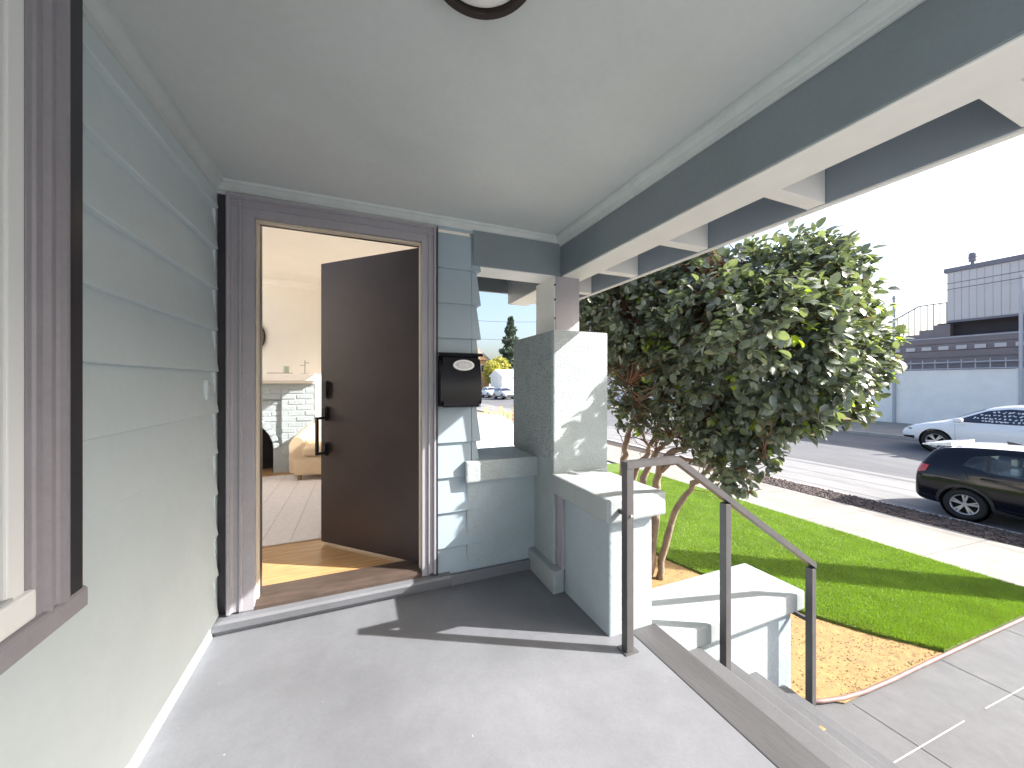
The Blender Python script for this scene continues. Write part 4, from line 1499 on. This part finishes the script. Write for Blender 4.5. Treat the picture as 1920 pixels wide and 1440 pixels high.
# ---- black hatchback with a white roof at the near kerb; rear end towards +Y
BK = thing('black_hatchback', 'black hatchback car with a white roof parked at the near kerb', 'car', (11.86, 1.95, sz(11.86)), rz=R(-90))
st = [(-2.10, .36, .62, .70, .72, .50), (-2.06, .26, .86, .98, .80, .62), (-1.98, .22, .93, 1.18, .83, .62), (-1.82, .20, .955, 1.40, .845, .58), (-1.45, .19, .965, 1.465, .85, .585), (-0.7, .18, .945, 1.50, .855, .60),
      (0.0, .18, .925, 1.50, .855, .60), (0.45, .18, .915, 1.44, .855, .585), (0.95, .18, .905, 1.13, .85, .62), (1.25, .18, .89, .965, .845, .66), (1.65, .2, .80, .86, .82, .62), (1.92, .22, .68, .74, .74, .52), (2.0, .3, .5, .55, .6, .42)]
w_ax = (-1.36, 1.20)
rear_win = [(-1.36, 1.06), (-1.02, 0.985), (-0.45, 0.955), (-0.45, 1.33), (-0.95, 1.325), (-1.30, 1.24)]
front_win = [(-0.40, 0.955), (0.70, 0.945), (0.62, 1.02), (0.22, 1.30), (-0.40, 1.335)]
body, tb = car_body(st, w_ax, .30, M['pblack'], BK, cuts=[rear_win, front_win])
add_wheels(BK, w_ax, .30, .835, .185)
b = top_patch(tb, np.linspace(-1.95, 0.40, 20), [.50] + [.56] * 18 + [.52], 0.008)
obj('roof', b, M['pwhite'], BK, local=True, smooth=True)
b = B()
prism(b, [(-2.05, 1.372), (-2.045, 1.392), (-1.62, 1.472), (-1.62, 1.40), (-1.9, 1.37)], 'y', -0.535, 0.535)
obj('spoiler', b, M['pwhite'], BK, local=True, smooth=True, angle=40)
b = B()
prism(b, [(-1.02, 1.475), (-1.05, 1.545), (-0.98, 1.535), (-0.75, 1.49), (-0.75, 1.475)], 'y', -0.02, 0.02)
obj('roof_fin', b, M['plastic'], BK, local=True)
for sgn in (-1, 1):
    for nm, top, bot in (('rear_side_window', [(-1.40, 1.07), (-1.30, 1.245), (-0.95, 1.33), (-0.44, 1.335)], [(-1.38, 1.06), (-1.02, 0.98), (-0.7, .962), (-0.44, 0.952)]),
                         ('front_side_window', [(-0.41, 1.338), (0.22, 1.305), (0.64, 1.02), (0.71, .95)], [(-0.41, 0.953), (0.0, .947), (0.4, .945), (0.70, 0.943)])):
        obj(nm, side_patch(tb, top, bot, sgn, 0.004), M['carglass'], BK, local=True, smooth=True)
    obj('window_pillar', side_patch(tb, [(-1.10, 1.295), (-1.07, 1.305)], [(-1.09, .99), (-1.05, .985)], sgn, 0.007, nx=2), M['plastic'], BK, local=True)
    obj('window_pillar', side_patch(tb, [(-0.455, 1.36), (-0.395, 1.36)], [(-0.455, .94), (-0.395, .94)], sgn, 0.007, nx=2), M['plastic'], BK, local=True)
    arch = [(-1.36 + .345 * math.cos(a), .30 + .345 * math.sin(a)) for a in np.linspace(math.pi * 1.02, -0.02, 20)]
    arch2 = [(-1.36 + .395 * math.cos(a), .30 + .395 * math.sin(a)) for a in np.linspace(math.pi * 1.02, -0.02, 20)]
    obj('wheel_arch', side_patch(tb, arch2, arch, sgn, 0.012, nx=24, nz=2), M['plastic'], BK, local=True, smooth=True)
    arch = [(1.20 + .345 * math.cos(a), .30 + .345 * math.sin(a)) for a in np.linspace(math.pi, 0, 20)]
    arch2 = [(1.20 + .395 * math.cos(a), .30 + .395 * math.sin(a)) for a in np.linspace(math.pi, 0, 20)]
    obj('wheel_arch', side_patch(tb, arch2, arch, sgn, 0.012, nx=24, nz=2), M['plastic'], BK, local=True, smooth=True)
    obj('side_skirt', side_patch(tb, [(-1.0, .33), (-.6, .27), (.3, .27), (.82, .3)], [(-1.0, .21), (.82, .21)], sgn, 0.016), M['plastic'], BK, local=True)
    obj('tail_light', side_patch(tb, [(-2.03, 1.0), (-1.86, .98)], [(-2.055, .80), (-1.90, .86)], sgn, 0.012, nx=6), M['red'], BK, local=True, smooth=True)
    obj('door_seam', seam(tb, [(-1.36, 1.2), (-1.37, 1.0), (-1.30, .80), (-1.08, .62), (-0.93, .45), (-0.9, .32)], sgn), M['well'], BK, local=True)
    obj('door_seam', seam(tb, [(-0.42, .95), (-0.42, .6), (-0.40, .30)], sgn), M['well'], BK, local=True)
    hb = B()
    h = tb.ray_cast(Vector((-1.08, sgn * 3, .86)), Vector((0, -sgn, 0)))
    yv = h[0].y
    box(hb, -1.15, -0.97, min(yv, yv + sgn * .03), max(yv, yv + sgn * .03), .845, .875, 0.008)
    obj('door_handle', hb, M['pblack'], BK, local=True)
    hb = B()
    box(hb, -0.24, -0.06, min(yv, yv + sgn * .03), max(yv, yv + sgn * .03), .845, .875, 0.008)
    obj('door_handle', hb, M['pblack'], BK, local=True)
    mbm = bx(0.55, 0.70, min(sgn * .86, sgn * 1.0), max(sgn * .86, sgn * 1.0), .95, 1.07, 0.03)
    obj('wing_mirror', mbm, M['pwhite'], BK, local=True, smooth=True, angle=50)
obj('rear_window', end_patch(tb, np.linspace(-.55, .55, 9), 1.02, 1.36, -1, 0.006), M['tint'], BK, local=True, smooth=True)
obj('rear_bumper', end_patch(tb, np.linspace(-.70, .70, 9), .30, .52, -1, 0.012), M['plastic'], BK, local=True, smooth=True)
for sy in (-.36, .36):
    for sx, nm in ((-0.78, 'rear_seat'), (0.22, 'front_seat')):
        b = bx(sx - .10, sx + .02, sy - .2, sy + .2, .90, 1.10, 0.05)
        se = obj(nm, b, M['seat'], BK, local=True, smooth=True, angle=60)
        obj('headrest', bx(sx - .11, sx - .02, sy - .12, sy + .12, 1.13, 1.27, 0.035), M['seat'], se, local=True, smooth=True, angle=60)

# ---- white sport utility car across the street; front towards +Y
SUVST = [(-2.36, .42, .75, .85, .78, .62), (-2.30, .34, 1.0, 1.10, .90, .70), (-2.15, .30, 1.06, 1.32, .94, .68), (-1.75, .28, 1.06, 1.60, .96, .66), (-1.0, .28, 1.05, 1.68, .965, .66), (-0.2, .28, 1.03, 1.69, .965, .66),
         (0.35, .28, 1.02, 1.60, .965, .65), (0.95, .28, 1.01, 1.28, .96, .70), (1.25, .28, 1.0, 1.09, .955, .76), (1.7, .30, .93, 1.0, .93, .72), (2.15, .32, .80, .87, .86, .62), (2.36, .36, .66, .73, .72, .5), (2.42, .44, .55, .58, .6, .42)]


def make_suv(name, label, paint, loc, rz, group=None, writing=False, win='tint'):
    root = thing(name, label, 'car', loc, group, rz)
    ax = (-1.42, 1.45)
    body, tv = car_body(SUVST, ax, .365, paint, root)
    add_wheels(root, ax, .365, .93, .25)
    for sgn in (-1, 1):
        ft = [(-0.52, 1.52), (-0.1, 1.54), (0.35, 1.46), (1.0, 1.12)]
        fb = [(-0.60, 1.075), (0.0, 1.07), (0.6, 1.065), (1.06, 1.07)]
        obj('front_side_window', side_patch(tv, ft, fb, sgn, 0.006), M['tint'], root, local=True, smooth=True)
        obj('rear_side_window', side_patch(tv, [(-1.95, 1.30), (-1.5, 1.48), (-0.62, 1.52)], [(-1.85, 1.12), (-1.3, 1.085), (-0.70, 1.078)], sgn, 0.006), M['tint'], root, local=True, smooth=True)
        for wx in ax:
            arch = [(wx + .415 * math.cos(a), .365 + .415 * math.sin(a)) for a in np.linspace(math.pi, 0, 20)]
            arch2 = [(wx + .45 * math.cos(a), .365 + .45 * math.sin(a)) for a in np.linspace(math.pi, 0, 20)]
            obj('wheel_arch', side_patch(tv, arch2, arch, sgn, 0.010, nx=24, nz=2), paint, root, local=True, smooth=True)
        obj('front_bumper_vent', side_patch(tv, [(1.98, .48), (2.33, .46)], [(2.0, .37), (2.33, .40)], sgn, 0.008, nx=6), M['plastic'], root, local=True)
        obj('marker_light', side_patch(tv, [(2.06, .74), (2.16, .74)], [(2.05, .70), (2.14, .70)], sgn, 0.008, nx=3), M['plastic'], root, local=True)
        obj('headlight', side_patch(tv, [(2.05, .86), (2.28, .74)], [(2.12, .77), (2.30, .70)], sgn, 0.009, nx=6), M['clearlens'], root, local=True)
        obj('tail_light', side_patch(tv, [(-2.28, 1.0), (-2.05, .99)], [(-2.29, .88), (-2.1, .9)], sgn, 0.009, nx=6), M['red'], root, local=True)
        obj('door_seam', seam(tv, [(1.0, 1.04), (0.98, .8), (.98, .5), (.9, .36)], sgn), M['plastic'], root, local=True)
        obj('door_seam', seam(tv, [(-0.64, 1.06), (-0.66, .8), (-.66, .5), (-.64, .36)], sgn), M['plastic'], root, local=True)
        obj('sill_trim', side_patch(tv, [(-.95, .37), (.95, .37)], [(-.95, .30), (.95, .30)], sgn, 0.012), M['plastic'], root, local=True)
        for hx in (-0.5, -1.45):
            h = tv.ray_cast(Vector((hx, sgn * 3, .93)), Vector((0, -sgn, 0)))
            if h[0] is None: continue
            yv = h[0].y
            obj('door_handle', bx(hx, hx + .2, min(yv, yv + sgn * .03), max(yv, yv + sgn * .03), .915, .945, 0.008), paint, root, local=True)
        mbm = bx(0.78, 0.98, min(sgn * .94, sgn * 1.16), max(sgn * .94, sgn * 1.16), 1.05, 1.20, 0.05, 3)
        obj('wing_mirror', mbm, paint, root, local=True, smooth=True, angle=60)
        if writing:
            b = B()
            rr = random.Random(5)
            for row, (za, x0, x1) in enumerate(((1.42, -.40, .22), (1.32, -.45, .46), (1.22, -.48, .60), (1.135, -.48, .40))):
                x = x0
                while x < x1:
                    wv = rr.uniform(.05, .09)
                    for q in range(3):
                        xa = x + rr.uniform(0, wv * .6); zb = za + rr.uniform(-.02, .02)
                        pb = side_patch(tv, [(xa, zb + .022), (xa + rr.uniform(.02, .05), zb + .014)], [(xa, zb), (xa + rr.uniform(.02, .05), zb - .008)], sgn, 0.009, nx=1, nz=1)
                        mm = bpy.data.meshes.new('t'); pb.to_mesh(mm); pb.free(); b.from_mesh(mm); bpy.data.meshes.remove(mm)
                    x += wv + rr.uniform(.01, .04)
            obj('window_writing', b, M['ink'], root, local=True)
    xs = np.linspace(0.42, 1.10, 8)
    obj('windscreen', top_patch(tv, xs, np.linspace(.60, .70, 8), 0.008), M['tint'], root, local=True, smooth=True)
    obj('rear_window', end_patch(tv, np.linspace(-.6, .6, 9), 1.12, 1.45, -1), M['tint'], root, local=True, smooth=True)
    obj('grille', end_patch(tv, np.linspace(-.5, .5, 7), .44, .66, 1, 0.008), M['plastic'], root, local=True)
    return root


make_suv('white_suv', 'white sport utility car with white writing on its window across the street', M['pwhite'], (19.28, 4.72, sz(19.0)), R(90), writing=True)
make_suv('silver_suv', 'silver car parked at the far kerb, nearer of the two seen past the pillar', M['psilver'], (19.2, 49.5, sz(19.0)), R(-90), 'cars far down the street')
make_suv('silver_suv', 'pale blue-white car parked beyond the silver car far down the street', M['pwhite'], (19.2, 55.6, sz(19.0)), R(-90), 'cars far down the street')

# ---- white car standing in the driveway, seen through the gap by the mailbox
DC = thing('white_saloon', 'white car in the driveway behind the low porch wall', 'car', (2.62, 8.05, -0.86), rz=R(-90))
stw = [(-2.2, .4, .7, .8, .74, .6), (-2.1, .3, .92, 1.02, .85, .68), (-1.7, .26, .96, 1.2, .88, .64), (-1.1, .24, .95, 1.42, .89, .60), (-0.3, .24, .94, 1.47, .89, .60), (0.3, .24, .92, 1.40, .89, .60),
       (0.95, .24, .91, 1.08, .89, .68), (1.2, .24, .90, .99, .885, .72), (1.7, .26, .82, .90, .86, .66), (2.1, .3, .70, .77, .76, .55), (2.22, .4, .55, .6, .62, .45)]
bd, tw = car_body(stw, (-1.32, 1.34), .32, M['pwhite'], DC)
add_wheels(DC, (-1.32, 1.34), .32, .86, .2)
obj('windscreen', top_patch(tw, np.linspace(.36, 1.02, 8), np.linspace(.56, .66, 8), 0.008), M['carglass'], DC, local=True, smooth=True)
for sgn in (-1, 1):
    obj('side_window', side_patch(tw, [(-1.2, 1.30), (-.3, 1.37), (.3, 1.31), (.8, 1.02)], [(-1.4, 1.0), (-.5, .985), (.3, .975), (.86, .97)], sgn), M['tint'], DC, local=True, smooth=True)
    obj('headlight', side_patch(tw, [(1.9, .76), (2.12, .68)], [(1.95, .66), (2.14, .62)], sgn, 0.009, nx=5), M['clearlens'], DC, local=True)
    obj('wing_mirror', bx(0.72, 0.88, min(sgn * .88, sgn * 1.04), max(sgn * .88, sgn * 1.04), .98, 1.10, 0.04), M['pwhite'], DC, local=True, smooth=True, angle=60)
obj('grille', end_patch(tw, np.linspace(-.45, .45, 7), .42, .60, 1, 0.008), M['plastic'], DC, local=True)

# ------------------------------------------------------------------ across the street
BW = thing('boundary_wall', 'long white rendered wall across the street below the metal fence', 'wall', (25.6, 8, -0.75))
yb = [-20, -13.5, -9.6, -5.7, -1.8, 2.1, 6.06, 10.0, 13.9, 17.8, 24, 34, 46]
for a, c in zip(yb, yb[1:]):
    obj('wall_panel', bx(25.5, 25.75, a + 0.03, c - 0.03, -1.0, 1.93), M['bwhite'], BW)
for a in yb[1:-1]:
    obj('pilaster', bx(25.46, 25.76, a - 0.14, a + 0.14, -1.0, 1.95), M['bwhite'], BW)
FN = thing('metal_fence', 'tall grey steel fence with pickets on top of the white wall', 'fence', (25.62, 8, 1.95))
for a in (-5.7, -1.8, 2.1, 6.06, 10.0, 13.9, 17.8):
    b = B()
    tube(b, [(25.40, a, -0.72), (25.40, a, 5.8)], 0.06, 10)
    obj('post', b, M['steel'], FN)
for z in (1.98, 2.28, 3.45):
    b = B()
    tube(b, [(25.44, -5.7, z), (25.44, 17.8, z)], 0.028, 8)
    obj('rail', b, M['steel'], FN)
yv = -1.5
while yv < 17.5:
    obj('picket', bx(25.55, 25.575, yv, yv + 0.03, 1.94, 2.42), M['steel'], FN)
    yv += 0.42
BD = thing('building', 'two-storey grey panelled building with brown lower storey behind the fence', 'building', (30, 0, -0.7))
obj('lower_storey', bx(28.3, 40, -24, 17.5, -0.8, 3.75), M['bbrown'], BD)
obj('upper_storey', bx(28.1, 40, -24, 9.0, 4.5, 7.0), M['bpanel'], BD)
obj('recess', bx(28.8, 40, -24, 9.6, 3.751, 4.499), M['bdark'], BD)
obj('parapet', bx(28.0, 40.05, -24.05, 9.1, 7.0, 7.22), M['bfascia'], BD)
yv = 9.0 - 0.25
while yv > 2.5:
    obj('wall_panel', bx(28.07, 28.1, yv + 0.012, yv + 0.25, 4.55, 5.95), M['bpanel'], BD)
    obj('wall_panel', bx(28.07, 28.1, yv + 0.012, yv + 0.25, 5.99, 6.98), M['bpanel'], BD)
    yv -= 0.25
obj('drip_edge', bx(28.02, 28.1, -24, 9.0, 4.42, 4.52), M['bfascia'], BD)
obj('pillar', bx(28.0, 28.25, 5.3, 5.6, -0.7, 6.5), M['bpanel'], BD)
for k in range(9):
    z = 0.5 + 0.36 * k
    obj('cladding_board', bx(28.24, 28.3, -4, 17.4, z, z + 0.33), M['bbrown'], BD)
for k in range(17):
    yv = 5.9 + k * 0.62
    obj('vent_block', bx(28.2, 28.24, yv, yv + 0.36, 3.05, 3.24), M['bpanel'], BD)
for k in range(4):
    obj('roof_step', bx(28.4, 30, 9.0 + 0.0, 9.6 + 0.55 * k, 4.4 - 0.22 * k - 0.22, 4.4 - 0.22 * k), M['bbrown'], BD)
obj('stair_rail', bx(28.5, 28.55, 9.05, 10.2, 5.52, 5.57), M['bfascia'], BD)
b = B()
bar(b, (28.52, 10.2, 5.54), (28.52, 11.2, 4.95), 0.05, 0.05)
obj('stair_rail', b, M['bfascia'], BD)
for k in range(9):
    yv = 9.15 + 0.24 * k
    zt = 5.52 if yv < 10.2 else 5.54 - 0.59 * (yv - 10.2)
    obj('baluster', bx(28.51, 28.54, yv, yv + 0.03, 3.9, zt), M['bfascia'], BD)
rvx = thing('roof_vent', 'small grey vent pipe standing on the building roof edge', 'vent', (28.6, 8.3, 7.22))
b = B(); lathe(b, [(0.0, 0), (0.07, 0), (0.07, .25), (0.0, .25)], 12)
obj('pipe', b, M['bfascia'], rvx, local=True)
b = B(); lathe(b, [(0.0, .25), (0.14, .25), (0.14, .62), (0.10, .68), (0.0, .68)], 12)
obj('cowl', b, M['bfascia'], rvx, local=True)

# utility poles and cables over the far pavement
for yv in (-18, 41):
    up = thing('utility_pole', 'wooden utility pole carrying cables ' + ('far down the street' if yv > 0 else 'up the street outside view'), 'utility pole', (22, yv, -0.8))
    b = B(); tube(b, [(0, 0, 0), (0, 0, 9.5)], [.16, .12], 12)
    obj('shaft', b, M['pole'], up, local=True)
    obj('crossarm', bx(-1.1, 1.1, -.06, .06, 6.95, 7.08), M['pole'], up, local=True)
for (x, z, lab) in ((22.0, 6.25, 'upper thin black cable crossing in front of the building parapet'), (22.25, 5.42, 'middle thin black cable crossing the building siding'),
                    (21.9, 5.12, 'lowest thin black cable crossing the building siding'), (21.0, 7.6, 'faint high cable crossing the open sky above the tree')):
    b = B()
    pts = []
    for t in np.linspace(0, 1, 30):
        pts.append((x, -18 + 59 * t, z + 0.55 * (2 * t - 1) ** 2 - 0.05))
    tube(b, pts, 0.013, 5)
    o = obj('utility_cable', b, M['wire'])
    tag(o, lab, 'cable', 'utility cables above the street')
# cables seen through the gap
for (p, q, lab) in (((2.0, 60, 13.5), (26, 42, 9.5), 'faint cable crossing the sky beside the conifer, the upper one'), ((4, 60, 10.5), (26, 44, 7.5), 'faint cable crossing the sky beside the conifer, the lower one')):
    b = B()
    p, q = Vector(p), Vector(q)
    tube(b, [p.lerp(q, t) + Vector((0, 0, -1.2 * math.sin(math.pi * t))) for t in np.linspace(0, 1, 14)], 0.025, 5)
    tag(obj('utility_cable', b, M['wire']), lab, 'cable', 'cables down the street')

# palm just outside the frame whose trunk shades lawn and pavement
pm = thing('palm_trunk', 'thick bare palm trunk in the planting strip by the pavement', 'tree trunk', (9.95, 0.12, -1.3))
b = B()
tube(b, [(0, 0, z) for z in np.linspace(0, 5.9, 20)], [0.31 - 0.003 * i + 0.012 * (i % 2) for i in range(20)], 16)
obj('trunk', b, M['pole'], pm, local=True, smooth=True)

# ------------------------------------------------------------------ far down the street
def tuft_tree(name, label, loc, h, rad, mat, n, shape, size):
    root = thing(name, label, 'tree', loc)
    b = B(); tube(b, [(0, 0, 0), (0, 0, h * .5), (0, 0, h * .95)], [.3, .2, .04], 8)
    obj('trunk', b, M['pole'], root, local=True)
    P = []
    for _ in range(n):
        t = random.random()
        if shape == 'cone':
            t = t ** 0.8
            z = h * (.12 + .88 * t)
            layer = .75 + .25 * math.sin(t * 40)
            r_ = rad * (1 - t) ** .8 * layer * random.uniform(.35, 1.05) + .1
            a = random.uniform(0, 6.283)
            P.append((r_ * math.cos(a), r_ * math.sin(a), z - .12 * r_))
        else:
            d = rng.normal(size=3); d /= np.linalg.norm(d)
            k = random.uniform(.6, 1.05) * (1 + .25 * math.sin(5 * d[0] + 3 * d[1]))
            P.append((rad * k * d[0], rad * k * d[1], h * .6 + h * .4 * k * d[2]))
    P = np.array(P)
    A = rng.normal(size=(n, 3)); A /= np.linalg.norm(A, axis=1)[:, None]
    C = np.cross(A, rng.normal(size=(n, 3))); C /= np.linalg.norm(C, axis=1)[:, None]
    s = size * rng.uniform(.5, 1.3, n)[:, None]
    v = np.stack([P - A * s, P + C * s * .5, P + A * s, P - C * s * .5], 1).reshape(-1, 3)
    o = np_obj('crown', v + np.array(loc), np.arange(n * 4).reshape(-1, 4), mat, root)
    tag(o, kind='stuff')


tuft_tree('conifer', 'tall dark conifer far down the street beside the pillar', (28.6, 70, -0.8), 15.5, 4.0, M['conif'], 7000, 'cone', .45)
tuft_tree('yellow_tree', 'rounded yellow-green tree above the white garage roof far down the street', (24.3, 66, -0.8), 6.6, 2.3, M['yellowt'], 2500, 'ball', .35)
GR = thing('white_garage', 'low white garage building behind the parked cars far down the street', 'building', (26, 60, -0.8))
obj('wall', bx(22.2, 32, 58, 64, -0.9, 2.3), M['bwhite'], GR)
b = B(); prism(b, [(57.7, 2.3), (64.3, 2.3), (64.3, 2.5), (61, 3.6), (57.7, 2.5)], 'x', 22, 32.2)
obj('roof', b, M['bwhite'], GR)
obj('garage_door', bx(23.2, 25.6, 57.94, 58.0, -0.85, 1.4), M['bpanel'], GR)
OH = thing('gabled_house', 'orange gabled house with tall roof far down the street beside the mailbox', 'house', (22.5, 76, -0.8))
obj('wall', bx(18.5, 24.6, 72, 82, -0.9, 6.0), M['orange'], OH)
b = B(); prism(b, [(18.0, 5.8), (25.0, 5.8), (21.5, 9.0)], 'y', 71.6, 82)
obj('roof', b, M['roof'], OH)
b = B(); prism(b, [(18.9, 5.9), (24.1, 5.9), (21.5, 8.4)], 'y', 71.4, 71.62)
obj('gable', b, M['orange'], OH)
for xx in (19.6, 21.2, 22.8):
    f = obj('window', bx(xx, xx + 1.0, 71.9, 72.0, 3.4, 5.0), M['iwhite'], OH)
    obj('pane', bx(xx + .1, xx + .9, 71.86, 71.91, 3.5, 4.9), M['tint'], f)
for k in range(5):
    obj('shingle_band', bx(18.4, 24.7, 71.88, 71.99, 5.15 + .17 * k, 5.28 + .17 * k), M['cedar'], OH)
SH = thing('small_house', 'low house with pale gable roof beside the yellow tree far down the street', 'house', (29.5, 68, -0.8))
obj('wall', bx(26.6, 31.0, 65, 70, -0.9, 3.0), M['bwhite'], SH)
b = B(); prism(b, [(26.2, 3.0), (31.4, 3.0), (28.8, 4.6)], 'y', 64.7, 70.2)
obj('roof', b, M['bpanel'], SH)
WF = thing('wooden_fence', 'low cedar board fence beyond the white car in the driveway', 'fence', (5, 15, -1.0))
for k in range(14):
    x = 3.6 + .22 * k
    obj('board', bx(x, x + .17, 15, 15.03, -1.0, 0.05 + 0.22 * (k % 3 == 0) + random.uniform(0, .06)), M['cedar'], WF)
obj('rail', bx(3.5, 6.8, 15.031, 15.08, -.15, -.06), M['cedar'], WF)
